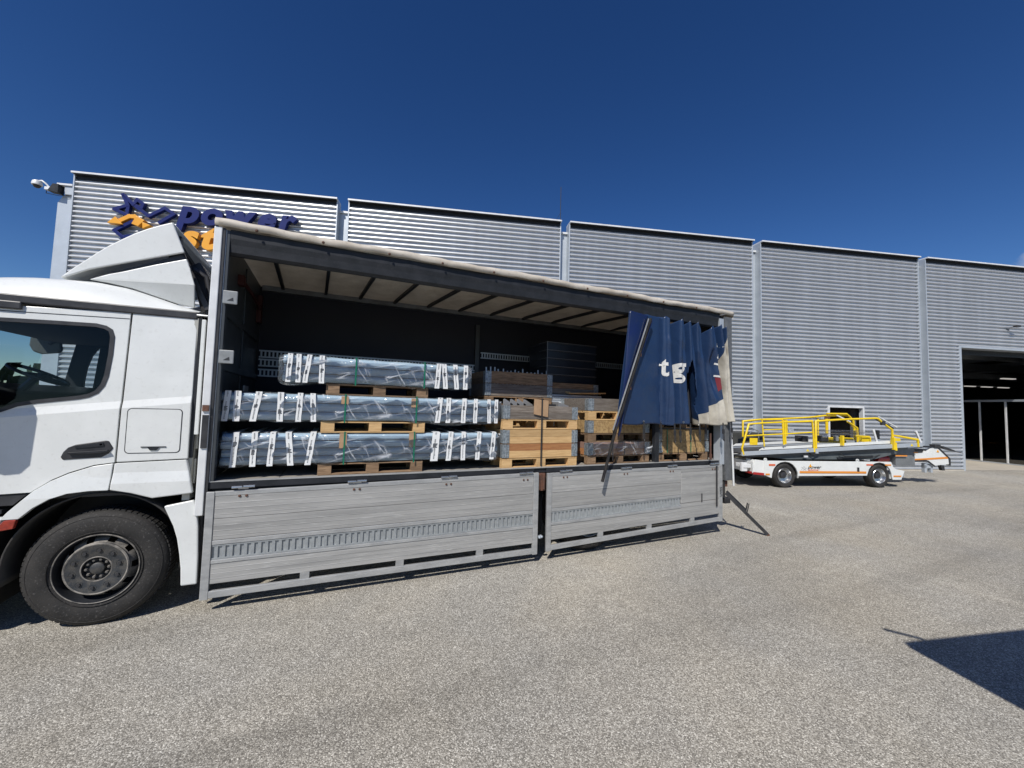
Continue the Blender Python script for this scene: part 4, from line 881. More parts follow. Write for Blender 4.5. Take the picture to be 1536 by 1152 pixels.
decal([(7.17, 2.76), (7.28, 2.73), (7.28, 2.70), (7.17, 2.73)], LETW)
decal([(7.18, 2.72), (7.28, 2.695), (7.275, 2.55), (7.215, 2.47)], mk('dark_red_print', (.16, .012, .02), .5))
# buckles and straps hanging below the curtain
bk0 = None
for i, (x_, z_) in enumerate([(6.02, 1.90), (6.14, 1.89), (6.36, 1.88), (6.50, 1.90), (6.78, 1.89), (7.10, 1.90), (7.30, 1.91), (7.55, 1.93), (5.62, 1.91)]):
    if bk0 is None:
        q = MB(); q.box(-.012, .012, -.004, .004, -.10, .03); q.box(-.02, .02, -.012, .004, -.16, -.08); q.tube([(-.012, -.006, -.16), (-.014, -.01, -.24), (.0, -.01, -.27), (.014, -.01, -.24), (.012, -.006, -.16)], .006, 6)
        bk0 = q.build('buckle', BLACKP, ct); bk0.location = (x_, cy(x_, z_)-.01, z_)
    else: again(bk0, (x_, cy(x_, z_)-.01, z_), ct)
MB().box(7.105, 7.135, -.08, -.07, 1.34, 1.75).box(7.10, 7.14, -.085, -.065, 1.30, 1.40).build('long_strap', RUST, ct)
er = None
for x_ in (5.62, 6.02, 6.40, 7.1):
    if er is None: er = MB().lathe([(.010, -.004), (.018, -.005), (.018, .0), (.010, 0)], seg=16, closed=True).build('eyelet', CHROME, ct); er.location = (x_, cy(x_, 1.94)-.006, 1.94)
    else: again(er, (x_, cy(x_, 1.94)-.006, 1.94), ct)

# ------------------------------------------------------------------ load: pallets, crates, wrapped bundles
PG, CG, BG = 'wooden pallets under the truck load', 'wooden collar crates on the truck', 'long wrapped steel bundles'
def make_pallet(loc, label, mat, dz=.137):
    p = thing('pallet', label, 'pallet', loc, 0, PG)
    s_ = None
    hb = dz-.016-.016-.016
    for k, (y0, y1) in enumerate(((0, .100), (.3275-.0, .4725), (.70, .80))):
        skid = MB().box(0, 1.2, y0, y1, 0, .016).build('skid', mat, p, .002)
    blk = None
    for ix, x0 in enumerate((.0, .5275, 1.055)):
        for y0 in (0, .3275, .70):
            if blk is None: blk = MB().box(0, .145, 0, .1, 0, hb).build('block', mat, p, .002); blk.location = (x0, y0, .0162)
            else: again(blk, (x0, y0, .0162), p)
    for x0 in (0, .5275, 1.055): MB().box(x0, x0+.145, 0, .8, 0.0164+hb, .0318+hb).build('stringer', mat, p, .002)
    for y0, y1 in ((0, .145), (.186, .286), (.3275, .4725), (.514, .614), (.655, .80)):
        MB().box(-.003, 1.203, y0, y1, dz-.0155-.0048, dz-.0048).build('deck_board', mat, p, .002)
    return p
def make_crate(loc, label, rows, mats, hingemat=HINGE, L_=1.2, D_=.8, hb=.195):
    """stack of pallet collars: each row one board a side, hinged corners"""
    c = thing('collar_crate', label, 'crate', loc, 0, CG)
    for r in range(rows):
        z0 = r*(hb+.003); m_ = mats[r % len(mats)]
        nb = 2
        for q in range(nb):
            a = z0+q*hb/nb+.001; b = z0+(q+1)*hb/nb-.0005
            mm = m_[q % len(m_)] if isinstance(m_, (tuple, list)) else m_
            dy = .002*((q+r) % 2)
            MB().box(.03, L_-.03, dy, .02+dy, a, b).build('plank', mm, c, .002)
            MB().box(.03, L_-.03, D_-.02, D_, a, b).build('plank', mm, c, .002)
            MB().box(0+dy, .02+dy, .03, D_-.03, a, b).build('plank', mm, c, .002)
            MB().box(L_-.02, L_, .03, D_-.03, a, b).build('plank', mm, c, .002)
        for (cx, sx_) in ((0, 1), (L_, -1)):
            for (cyy, sy_) in ((0, 1), (D_, -1)):
                h_ = MB()
                xa, xb = sorted((cx-.004*sx_, cx+.095*sx_)); ya, yb_ = sorted((cyy-.006*sy_, cyy+.001*sy_))
                h_.box(xa, xb, ya, yb_, z0+.006, z0+hb-.006)
                xa, xb = sorted((cx-.006*sx_, cx+.001*sx_)); ya, yb_ = sorted((cyy-.002*sy_, cyy+.095*sy_)); h_.box(xa, xb, ya, yb_, z0+.006, z0+hb-.006)
                h_.tube([(cx+.045*sx_, cyy-.008*sy_, z0+.004), (cx+.045*sx_, cyy-.008*sy_, z0+hb-.004)], .007, 6)
                for bz in (.03, .075, .12, .165):
                    h_.lathe([(0, -.010*sy_), (.007, -.009*sy_), (.008, -.003*sy_)], (cx+.018*sx_, cyy, z0+bz), 'y', 6); h_.lathe([(0, -.010*sy_), (.007, -.009*sy_), (.008, -.003*sy_)], (cx+.075*sx_, cyy, z0+bz), 'y', 6)
                h_.build('corner_hinge', hingemat, c)
    return c
F = 1.2685
PX, PY = 1.06, .17
pallets = [make_pallet((1.04, .17, F), 'brown pallet on the truck floor under the bottom long bundle', WOODP), None, None]
make_pallet((1.05, .16, F+.137+.35), 'clean pine pallet between the bottom and middle long bundles', WOODN)
make_pallet((1.085, .20, F+.137*2+.35+.306), 'dark pallet between the middle and top long bundles', WOODP)

def bundle(x0, x1, z0, h, y0, dep, rows, label, tapes, greens, cards, dark_end=0.):
    b = thing('steel_bundle', label, 'bundle', (x0, y0, z0), 0, BG); L_ = x1-x0; rh = h/rows
    for r in range(rows):
        a = r*rh; c = (r+1)*rh-.004
        # one layer of channel sections: front web with folded lips
        m_ = MB(); m_.prism([(.030, a+.004), (.008, a+.008), (.008, a+.018), (.002, a+.022), (.0, c-.030), (.030, c), (dep, c), (dep, a+.004)], .015+.01*(r % 2), L_-.012-.012*((r+1) % 2), 'x')
        m_.build('profile_layer', STEELB, b, .003)
    # shrink film: loose skin with bulges and a sagging lower hem
    rnd = random.Random(int(x1*100)+rows)
    k1, k2, k3 = rnd.uniform(0, 6), rnd.uniform(0, 6), rnd.uniform(0, 6)
    def film(u, v):
        x = -.03+u*(L_+.06); e = min(u, 1-u)*(L_+.06)
        rnd_ = 1-max(0, 1-e/.05)**2
        ang = v*2*math.pi; 
        # rounded box cross-section, param round the loop
        cyy, czz = dep/2, h/2; hy, hz = dep/2+.012, h/2+.010
        c_, s_ = math.cos(ang), math.sin(ang); n_ = 8.0
        q = (abs(c_)**n_+abs(s_)**n_)**(-1/n_)
        y = cyy+hy*c_*q*(.93+.07*rnd_); z = czz+hz*s_*q*(.85+.15*rnd_)
        if s_ < -.5: z -= .018*max(0, math.sin(x*3.1+k1))+.030*max(0, math.sin(x*1.7+k2))**3+.008*math.sin(x*13)
        if c_ < -.4: y -= .004+.004*math.sin(x*8+z*17+k3)+.004*math.sin(x*19-z*23)
        if s_ > .6: z += .003*math.sin(x*15+y*9)
        return (x, y, z)
    MB().grid(film, 120, 72).build('shrink_film', FILM, b, smooth=True)
    def film_end(xe):
        return MB().grid(lambda u, v: (xe+(.0 if 0 else .004*math.sin(u*9+v*7)), .01+u*(dep-.02), .01+v*(h-.02)), 6, 4)
    film_end(-.028).build('film_end', FILM, b, smooth=True); film_end(L_+.028).build('film_end', FILM, b, smooth=True)
    for i, (tt, tb, wd) in enumerate(tapes):
        tt -= x0; tb -= x0; wd *= 1.12; m_ = MB(); yf = -.020
        zs = [-.012+(h+.024)*q/6 for q in range(7)]
        for q in range(6):
            xa = tb+(tt-tb)*q/6+.0015*math.sin(q*1.7+i); xb = tb+(tt-tb)*(q+1)/6+.0015*math.sin((q+1)*1.7+i)
            m_.add([(xa, yf, zs[q]), (xa+wd, yf, zs[q]), (xb+wd, yf, zs[q+1]), (xb, yf, zs[q+1])], [(0, 1, 2, 3)])
        m_.add([(tt, yf, h+.012), (tt+wd, yf, h+.012), (tt+wd+.01, dep*.9, h+.020), (tt+.01, dep*.9, h+.020)], [(0, 1, 2, 3)])
        tp = m_.build('tape', TAPE, b)
        pm = MB(); off_ = .25+.35*rnd.random()
        for q in range(26):
            f = q/26
            if off_+.32 < f < off_+.45 or f < .04: continue
            xm = tb+(tt-tb)*f+.0015*math.sin(f*6*1.7+i); z = -.012+(h+.024)*f; heavy = off_ < f < off_+.14
            w1 = wd*(.62 if heavy else .22); pm.box(xm+wd*(.2 if heavy else .36), xm+wd*(.2 if heavy else .36)+w1*(.6+.4*rnd.random()), yf-.0025, yf-.001, z, z+h*(.028 if heavy else .018))
        pm.build('tape_print', PRINT, tp, kind='stuff')
    for x_ in greens:
        MB().box(x_-x0-.008, x_-x0+.008, -.024, -.021, -.02, h+.014).box(x_-x0-.008, x_-x0+.008, -.02, dep, h+.013, h+.016).build('strap', GREEN, b)
    for x_, zz0, zz1 in cards: MB().box(x_-x0-.045, x_-x0+.035, -.0195, -.015, zz0, zz1).build('edge_board', CARD, b)
    return b
wv = .050
zB = F+.137+.003; zM = zB+.347+.003+.137+.0; zT = zM+.303+.003+.137
bundle(.09, 3.27, zB, .345, .155, .82, 4, 'bottom and thickest of the three long film-wrapped steel bundles',
       [(.215, .195, .05), (.385, .375, .05), (.555, .535, .05), (.70, .735, .055), (.95, .905, .055), (2.35, 2.33, .085), (2.56, 2.53, .06), (2.735, 2.73, .055), (2.955, 2.93, .055), (3.165, 3.135, .055)],
       [1.31, 2.12], [(1.30, .17, .345), (2.10, .17, .345)])
bundle(.07, 3.27, zM, .300, .15, .82, 3, 'middle long film-wrapped steel bundle between two pallets',
       [(.205, .20, .055), (.40, .35, .055), (.605, .605, .055), (.80, .79, .05), (.925, .945, .05), (2.40, 2.37, .06), (2.515, 2.51, .055), (2.73, 2.715, .055), (2.89, 2.885, .05), (3.08, 3.09, .045), (3.19, 3.19, .045), (.12, .10, .05)],
       [1.30, 2.13], [(1.30, .20, .29), (2.11, .18, .29)])
bundle(.62, 2.83, zT, .300, .17, .80, 3, 'topmost and shortest long film-wrapped steel bundle',
       [(.68, .665, .045), (.765, .765, .045), (.875, .835, .045), (1.00, 1.005, .05), (2.375, 2.355, .055), (2.44, 2.47, .055), (2.59, 2.62, .055), (2.74, 2.735, .055)],
       [1.40, 2.22], [])

# crate stack beside the bundles
def stack_front():
    x = 3.315; y = .10
    make_pallet((x, y, F), 'clean pine pallet on the floor under the double yellow crate', WOODN)
    c = make_crate((x, y, F+.139), 'new yellow pine crate of two collars beside the long bundles', 2, [(WOODN, WOODR), (WOODN, WOODN)])
    make_pallet((x, y, F+.139+.396+.002), 'clean pine pallet between the yellow crate and the grey crate', WOODN)
    z = F+.139+.396+.002+.139
    c2 = make_crate((x, y, z), 'weathered grey single-collar crate holding saw-tooth brackets, with cardboard over its front', 1, [(WOODO, WOODO)])
    br = thing('metal_brackets', 'grey saw-tooth metal brackets poking out of the grey crate', 'bracket', (x+.05, y+.12, z+.02))
    m_ = None
    for i in range(4):
        if m_ is None: m_ = MB().prism([(-.01, .10), (.14, .10), (.14, .19), (.03, .255), (.01, .262), (-.005, .25)], 0, .02).build('bracket', mk('bracket_grey', (.28, .28, .28), .5, .4), br, .002); m_.location = (0, 0, 0)
        else: again(m_, (i*.105, 0, 0), br)
    MB().prism([(.90, .10), (1.10, .10), (1.08, .19), (.90, .24)], .02, .2).build('bracket', m_.data.materials[0], br)
    MB().box(.62, .86, .02, .4, .10, .205).build('dark_block', BLACKP, br)
    cd = MB(); cd.add([(3.775, .082, 2.235), (4.005, .078, 2.215), (4.00, .080, 1.98), (3.77, .080, 2.02)], [(0, 1, 2, 3)])
    cd.add([(3.775, .082, 2.235), (4.005, .078, 2.215), (4.02, .45, 2.24), (3.76, .45, 2.26)], [(0, 1, 2, 3)])
    tag(cd.build('cardboard_sheet', CARD, None, 0, False, .006), 'folded brown cardboard sheet hanging over the grey crate', 'cardboard')
    so_ = MB().box(3.885, 3.905, .066, .070, F+.02, 2.245).box(3.885, 3.905, .07, .92, 2.262, 2.266).build('strap', BLACKP)
    tag(so_, 'black strap down the front of the yellow and grey crates', 'strap')
    # label sheet
stack_front()
# second row behind, carrying the dark double crate
x, y = 3.34, .92
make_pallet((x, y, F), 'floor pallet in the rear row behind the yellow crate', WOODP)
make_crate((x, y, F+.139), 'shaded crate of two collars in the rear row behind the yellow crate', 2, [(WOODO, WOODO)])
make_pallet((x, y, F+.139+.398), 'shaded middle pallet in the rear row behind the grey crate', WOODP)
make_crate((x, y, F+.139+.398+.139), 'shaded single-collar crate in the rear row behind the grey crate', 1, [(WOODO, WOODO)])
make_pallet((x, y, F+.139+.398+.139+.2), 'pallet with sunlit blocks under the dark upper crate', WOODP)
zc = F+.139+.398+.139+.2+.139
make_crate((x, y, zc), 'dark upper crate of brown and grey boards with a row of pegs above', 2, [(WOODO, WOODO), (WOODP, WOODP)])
pg = thing('metal_pegs', 'row of small metal tubes standing up out of the dark upper crate', 'tubes', (x, y, zc))
pp = None; random.seed(5)
for i in range(16):
    xx = .04+i*.073+random.uniform(-.01, .01)
    if pp is None: pp = MB().tube([(0, 0, .05), (0, 0, .45)], .012, 8).build('tube', GALV2, pg); pp.location = (xx, .10, random.uniform(-.03, .02))
    else: again(pp, (xx, .10, random.uniform(-.04, .02)), pg)
# stack two, next to the yellow crate
x, y = 4.73, .12
make_pallet((x, y, F), 'dark pallet on the floor under the film-wrapped pinkish crate', WOODP)
c = make_crate((x, y, F+.139), 'pinkish film-wrapped single-collar crate low in the stack before the curtain', 1, [(WOODR, WOODM)])
MB().grid(lambda u, v: (-.015+u*1.23, -.016-.006*math.sin(u*30)*math.sin(v*7), .0+v*.205), 40, 8).build('film', FILM, c, smooth=True)
MB().prism([(.05, .18), (.13, .02), (.02, .01), (-.02, .10)], -.03, -.018).prism([(1.14, .02), (1.22, .0), (1.25, .15), (1.16, .10)], -.03, -.018).build('film_tail', FILM, c)
make_pallet((x, y, F+.139+.2), 'worn pallet between the pinkish crate and the tan crate', WOODP)
make_crate((x, y, F+.139+.2+.139), 'tan single-collar crate lit by the sun under the curtain edge', 1, [(OSB, OSB)])
make_pallet((x, y, F+.139+.2+.139+.2), 'pine pallet above the tan crate', WOODN)
make_crate((x, y, F+.139+.2+.139+.2+.139), 'dark grey single-collar crate on top of the tan crate', 1, [(WOODO, WOODO)])
so_ = MB().box(5.18, 5.195, .105, .109, F+.05, 1.80).box(5.41, 5.422, .102, .106, F+.14, F+.36).build('strap', BLACKP); tag(so_, 'thin black strap around the pinkish crate', 'strap')
# rear row two: labelled brown crate, steel profiles, collar, dark bins
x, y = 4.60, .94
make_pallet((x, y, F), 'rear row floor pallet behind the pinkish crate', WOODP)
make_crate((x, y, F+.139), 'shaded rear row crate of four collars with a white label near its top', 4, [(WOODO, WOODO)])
lb = MB().box(4.665, 4.80, .930, .934, 2.13, 2.22).build('paper_label', TAPE); tag(lb, 'white paper label on the brown crate behind', 'label')
sp_z = F+.139+.4*2
pf = thing('steel_profiles', 'flat stack of grey steel profiles on the brown crate', 'profiles', (4.42, .94, sp_z+.005))
for i in range(4): MB().box(0+.01*i, 1.22-.02*i, 0, .82, i*.035, i*.035+.030).build('profile', GALV2, pf, .003)
pl = thing('timber_offcuts', 'pale timber offcuts lying on the steel profiles', 'timber', (4.42, .93, sp_z+.145))
MB().bar((.45, .02, .02), (1.25, .05, .05), .09, .022).build('lath', WOODN, pl); MB().bar((.42, .08, .045), (1.25, .2, .03), .09, .02).build('lath', WOODN, pl)
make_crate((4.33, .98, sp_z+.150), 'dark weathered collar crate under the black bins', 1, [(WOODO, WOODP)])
bn = thing('bin_stack', 'stack of dark plastic trays wrapped in film deep in the truck', 'bins', (4.50, 1.02, sp_z+.352))
tr_ = None
for i in range(5):
    if tr_ is None:
        q = MB(); q.box(0, 1.0, 0, .7, 0, .125); q.box(-.012, 1.012, -.012, .712, .118, .135); q.box(-.004, .03, -.008, .0, 0, .12); tr_ = q.build('tray', PLASTB, bn, .004)
    else: again(tr_, (0, 0, i*.139), bn)
for i in range(5): MB().tube([(-.014, .3, .137+i*.139), (-.014, -.014, .137+i*.139), (1.014, -.014, .133+i*.139)], .003, 5).build('edge_glint', mk('film_glint', (.13, .14, .15), .4), bn)  # pale lines painted as highlights along the film edges
MB().tube([(-.016, -.016, .0), (-.014, -.014, .70)], .006, 5).build('corner_glint', MATS['film_glint'], bn)
# stack three behind the curtain hem
x, y = 6.15, .16
make_pallet((x, y, F), 'dark pallet on the floor under the strapped crate by the rear post', WOODP)
c = make_crate((x, y, F+.139), 'strapped tan crate of two collars by the rear post, half in curtain shade', 2, [(OSB, OSB)])
MB().prism([(.02, .25), (.10, .02), (-.04, .0)], -.03, -.02).build('film_tail', FILM, c)
MB().box(.20, .218, -.012, -.009, 0, .40).box(.75, .766, -.012, -.009, 0, .40).build('strap', GREEN, c); MB().box(0, 1.2, -.012, -.009, .195, .2).build('wire', BLACKP, c)
c = MB(); c.box(-.01, 1.21, -.02, .82, .400, .418); c.build('lid_rim', BLACKP, [o for o in COL.objects if o.get('label', '').startswith('strapped tan crate')][0])
make_pallet((x, y, F+.139+.398+.022), 'upper pallet hidden behind the curtain hem on the strapped crate', WOODP)
make_crate((x, y, F+.139+.398+.022+.139), 'upper crate behind the curtain hem near the rear post', 1, [(WOODO, WOODO)])

# ------------------------------------------------------------------ belt loader   local: x along the body, y away, z up
LZ = R(-16.576)
bl = thing('belt_loader', 'white airport belt loader with yellow handrails parked before the warehouse', 'loader', (13.15, 2.38, 0), LZ)
def arch(cx, r, n=10, a0=188, a1=-8): return [(cx+r*math.cos(R(a0+(a1-a0)*i/n)), .33+r*math.sin(R(a0+(a1-a0)*i/n))) for i in range(n+1)]
side = [(-.65, .77), (-.65, .36), (-.43, .28)] + arch(0, .42)[1:] + [(.43, .34), (2.70, .36)] + arch(3.13, .42)[1:-1] + [(3.56, .30), (3.58, .24), (3.88, .24), (4.0, .50), (3.70, .56), (3.62, .60), (3.54, .77)]
def lbody(y0, y1, par, nm):
    me = panel(side, [], [], lambda x, z: y0, y1-y0); return put(me, nm, WHITE, par, .008)
sd = lbody(.0, .05, bl, 'side_panel'); lbody(1.75, 1.80, bl, 'side_panel')
MB().prism([(-.65, .77), (-.93, .80), (-1.02, .42), (-.65, .36)], .02, .05).box(-.98, -.66, .05, 1.75, .42, .74).build('front_end', WHITE, bl, .01)
MB().add([(-.66, -.002, .76), (-.95, .35, .79), (-1.0, .35, .40), (-.66, -.002, .36)], [(0, 1, 2, 3)]).build('nose_panel', WHITE, bl, 0, False, .01)
MB().prism([(-.66, .42), (-1.0, .45), (-1.0, .385), (-.66, .355)], .0, .34).build('red_strip', RED, bl).location = (0, -.0, 0)
MB().box(-1.22, -1.0, .1, .45, .55, .66).box(-1.28, -1.1, .12, .2, .45, .70).build('tow_hook', FLASH, bl, .01)
for tx, z_ in (('TLD', .66), ('TUG', .47)):
    me = text_mesh(tx, .15, .002, .01)
    for v in me.vertices: v.co = Vector((-.90+v.co.x*.72, .35-(v.co.x*.72+.05)*1.17-.016, z_+v.co.z))
    put(me, 'painted_text', PRINT, bl)
MB().box(-.6, 3.5, .1, 1.7, .35, .72).build('chassis', CHASSIS, bl)
MB().box(3.55, 3.95, .05, 1.75, .26, .50).build('rear_deck', WHITE, bl, .01); MB().box(3.95, 4.12, .1, .5, .30, .47).build('rear_bumper', GALV2, bl, .03)
for a, b, z0, z1 in ((.46, 2.66, .425, .485), (-.63, -.50, .365, .41), (3.60, 3.86, .33, .37), (3.32, 3.52, .66, .70)):
    MB().box(a, b, -.012, -.002, z0, z1).build('stripe', ORANGE, sd)
MB().box(-.52, -.32, -.01, -.002, .63, .68).box(2.68, 2.90, -.01, -.002, .66, .70).build('warning_sticker', mk('orange_red', (.6, .12, .04), .5), sd)
MB().prism([(.76, .60), (.86, .60), (.81, .69)], -.01, -.002).build('warning_triangle', ORSIGN, sd)
MB().box(2.36, 2.42, -.02, -.002, .48, .60).build('side_handle', BLACKP, sd)
me = fit_mesh(text_mesh('power', .2, .002, .012, .3), .72, 1.17, .525, .62, -.006); put(me, 'printed_word', PRINT, sd)
me = fit_mesh(text_mesh('stow', .2, .002, .012, .3), .73, 1.10, .495, .545, -.006); put(me, 'printed_word', mk('orange_red', (.6, .12, .04), .5), sd)
MB().bar((.50, -.004, .50), (.60, -.004, .62), .012, .002, up=(0, 1, 0)).bar((.60, -.0045, .62), (.66, -.0045, .55), .012, .002, up=(0, 1, 0)).bar((.52, -.005, .60), (.68, -.005, .50), .012, .002, up=(0, 1, 0)).bar((.56, -.0055, .50), (.70, -.0055, .58), .012, .002, up=(0, 1, 0)).build('printed_emblem', mk('grey_print', (.4, .4, .4), .5), sd)
for x_ in (-.60, 2.42): MB().lathe([(.022, -.0), (.045, -.0), (.045, .03), (.022, .03)], (x_, .02, .80), 'y', 16, True).box(x_-.045, x_+.045, .02, .05, .765, .80).build('lifting_eye', WHITE, bl)
def lwheel(x, y, mirror=False):
    w_ = MB().lathe([(0, .03), (.05, .03), (.085, .05), (.09, .10), (.0, .11)], seg=24).build('wheel', BLACKP, bl, smooth=True); w_.location = (x, y, .345)
    MB().lathe([(.215, .02), (.26, -.004), (.31, -.006), (.335, .02), (.345, .05), (.345, .18), (.33, .22), (.22, .22)], seg=56).build('tyre', RUBBER, w_, smooth=True)
    MB().lathe([(.222, .012), (.212, .0), (.205, .01), (.195, .05), (.17, .085), (.12, .095), (.09, .10)], seg=48).build('rim', CHROME, w_, smooth=True)
    if mirror: w_.rotation_euler = (0, 0, math.pi)
for x_ in (0, 3.14): lwheel(x_, .01); lwheel(x_, 1.79, True)
# inclined conveyor: galvanised edge beams, belt body
def beamz(x): return .94+(x+1.2)*(1.29-.94)/(5.0+1.2)      # centre height of edge beam
cv = MB(); 
for y0 in (.20, 1.45):
    cv.bar((-1.22, y0, beamz(-1.22)), (4.9, y0, beamz(4.9)), .06, .115)
cvo = cv.build('conveyor_beam', GALV2, bl, .006)
MB().bar((-1.2, .825, beamz(-1.2)+.0), (4.7, .825, beamz(4.7)-.03), 1.18, .04).build('conveyor_belt', BLACKP, bl)
MB().bar((-1.1, .21, beamz(-1.1)-.085), (3.8, .21, beamz(3.8)-.085), .05, .06).build('belt_guard', DARKMET, bl)
MB().prism([(-.5, .86), (3.9, 1.13), (4.1, 1.0), (3.2, .80), (.3, .78)], .26, 1.38).build('lift_body', mk('lift_grey', (.10, .115, .12), .5, col2=(.07, .08, .085), scale=3), bl, .01)
MB().prism([(1.95, .86), (3.2, .93), (3.2, .86), (2.0, .80)], .24, .262).build('lift_plate', DARKMET, bl)
MB().prism([(-.60, 1.03), (-.46, 1.125), (3.83, 1.385), (3.83, 1.30), (-.60, 1.045)], .24, .29).build('side_cover', WHITE, bl, .004)
MB().prism([(-.60, 1.03), (-.46, 1.125), (3.83, 1.385), (3.83, 1.30), (-.60, 1.045)], 1.40, 1.45).build('side_cover', WHITE, bl, .004)
def rail(pts, y, r=.026): return [(a, y, b) for a, b in pts]
nr = MB()
nr.tube(rail([(-1.17, .92), (-1.22, 1.10), (-1.0, 1.80), (-.55, 1.84), (.14, 1.88), (1.07, 1.93), (1.11, 1.50), (1.13, 1.02)], .18), .027)
nr.tube(rail([(-1.07, 1.46), (.1, 1.53), (1.07, 1.60)], .18), .02); nr.tube(rail([(-.55, 1.84), (-.55, 1.94), (.11, 1.955)], .2), .02)
nr.tube(rail([(-.56, 1.94), (-.49, 1.16)], .20), .020); nr.tube(rail([(.10, 1.95), (.13, 1.22)], .18), .03); nr.tube(rail([(.17, 1.95), (.19, 1.24)], .18), .024)
nr.tube(rail([(-.5, 1.64), (.12, 1.67)], .2), .016)
nr.tube(rail([(1.19, 1.12), (1.18, 1.93), (2.04, 2.0), (3.25, 2.065), (3.33, 2.06), (3.50, 1.93), (3.82, 1.73), (3.83, 1.18)], .18), .03)
nr.tube(rail([(3.84, 1.56), (4.70, 1.44), (4.72, 1.22)], .16), .03); nr.tube(rail([(3.88, 1.34), (3.89, 1.10)], .14), .035)
nr.build('near_handrail', YEL, bl, smooth=True)
MB().box(3.80, 3.86, .12, .22, 1.12, 1.50).box(3.86, 4.06, .14, .20, 1.38, 1.47).box(2.06, 2.12, .15, .24, 1.22, 1.52).build('rail_bracket', YEL, bl, .004)
MB().box(1.14, 1.23, .14, .2, .98, 1.10).build('rail_clamp', GALV2, bl)
MB().box(3.44, 3.56, .14, .22, 1.86, 1.99).build('rail_joint', BLACKP, bl, .01)
fr_ = MB()
fr_.tube(rail([(-.2, 1.35), (-.2, 1.85), (.42, 1.92), (1.2, 1.96), (2.2, 2.03), (2.8, 2.10), (3.62, 2.13), (3.75, 2.10), (3.90, 1.95), (3.95, 1.3)], 1.46), .03)
fr_.tube(rail([(2.84, 2.17), (3.60, 2.18), (3.80, 2.02)], 1.42), .03); fr_.tube(rail([(1.37, 1.93), (1.37, 1.40)], 1.44), .026); fr_.tube(rail([(2.53, 1.99), (2.53, 1.28)], 1.44), .026); fr_.tube(rail([(2.86, 2.0), (2.86, 1.5)], 1.44), .045)
fr_.tube(rail([(3.5, 1.93), (3.86, 1.72), (3.87, 1.25)], 1.3), .03); fr_.tube(rail([(3.75, 1.9), (4.05, 1.55), (4.08, 1.30)], 1.45), .03)
fr_.build('far_handrail', YEL, bl, smooth=True)
MB().box(1.98, 3.0, .9, 1.1, 1.24, 1.33).box(1.98, 3.1, .75, .95, 1.35, 1.42).box(3.7, 4.0, 1.0, 1.1, 1.28, 1.48).tube([(2.9, .5, 1.50), (3.2, .45, 1.49), (3.3, .4, 1.46), (3.31, .4, 1.28)], .02).build('roller_guard', YEL, bl, .004)
pln = MB().box(-.99, -.74, .155, .165, 1.20, 1.40).build('yellow_plate', YEL, bl, .004)
MB().box(1.15, 1.35, .6, .9, 1.28, 1.46).lathe([(0, -.06), (.07, -.05), (.07, .06), (0, .07)], (1.12, .7, 1.36), 'x', 16).box(1.7, 1.95, .5, .7, 1.30, 1.48).build('motor', BLACKP, bl, .01)
MB().lathe([(0, -.06), (.07, -.05), (.07, .12), (0, .13)], (1.78, .55, 1.46), 'x', 16).box(2.1, 2.2, .4, .5, 1.33, 1.5).build('gearbox', CHROME, bl, .01)
wr = MB()
for i, z_ in enumerate((1.50, 1.54, 1.58, 1.62)): wr.tube([(1.6, .5+.1*i, z_), (2.6, .5+.1*i, z_+.03), (3.8, .5+.1*i, z_+.02), (4.6, .45+.1*i, z_+.05)], .009, 6)
wr.build('guide_rod', CHROME, bl)
MB().bar((3.30, .3, 1.72), (3.42, .3, 1.33), .06, .035, up=(0, 1, 0)).bar((4.76, .25, 1.70), (4.93, .25, 1.34), .06, .045, up=(0, 1, 0)).bar((3.42, .24, 2.12), (4.07, .24, 1.80), .03, .03).bar((3.0, 1.2, 2.12), (3.5, 1.2, 1.92), .04, .04).build('white_guard', FLASH, bl, .006)
MB().bar((3.40, .3, 2.05), (4.0, .3, 1.76), .05, .05).box(3.42, 3.50, .28, .34, 1.42, 1.70).build('dark_guard', DARKMET, bl)
MB().tube([(3.86, .5, .50), (3.84, .45, 1.1)], .018, 8).build('stay', DARKMET, bl)
MB().box(3.85, 4.6, .35, 1.3, .98, 1.24).box(4.2, 4.9, .4, 1.2, .62, 1.12).build('extension_frame', mk('ext_grey', (.13, .14, .145), .5, col2=(.17, .18, .185), scale=5), bl, .01)
MB().box(4.12, 4.55, .345, .349, .90, .94).box(4.85, 5.0, .39, .399, 1.0, 1.04).build('orange_mark', ORANGE, bl)
MB().lathe([(0, -.24), (.10, -.2), (.11, 0), (.10, .2), (0, .24)], (3.85, .55, .80), 'x', 20).build('red_beacon', RED, bl, smooth=True)
MB().tube([(2.0, .19, .98), (2.15, .17, .90), (2.6, .18, .92), (3.1, .17, .88), (3.6, .3, .97)], .012, 6).tube([(.95, .17, 1.0), (1.1, .16, .93), (1.3, .17, .98)], .012, 6).build('cable', BLACKP, bl)
MB().tube([(-.9, .3, 1.5), (-.75, .3, 1.65), (-.6, .3, 1.6), (-.58, .3, 1.3)], .012, 6).build('hose', CHROME, bl)
MB().tube([(.3, .2, 1.72), (.32, .2, 1.62), (.4, .2, 1.66)], .02, 6).tube([(.45, .2, 1.7), (.44, .2, 1.58)], .02, 6).build('clip', GALV2, bl)
for x_ in (.85, 4.45): MB().prism([(x_, beamz(x_)-.02), (x_+.09, beamz(x_)-.02), (x_+.045, beamz(x_)+.05)], .160, .167).build('warning_triangle', YEL, bl)
MB().box(.78, .90, .16, .19, .86, .91).build('white_sensor', FLASH, bl)
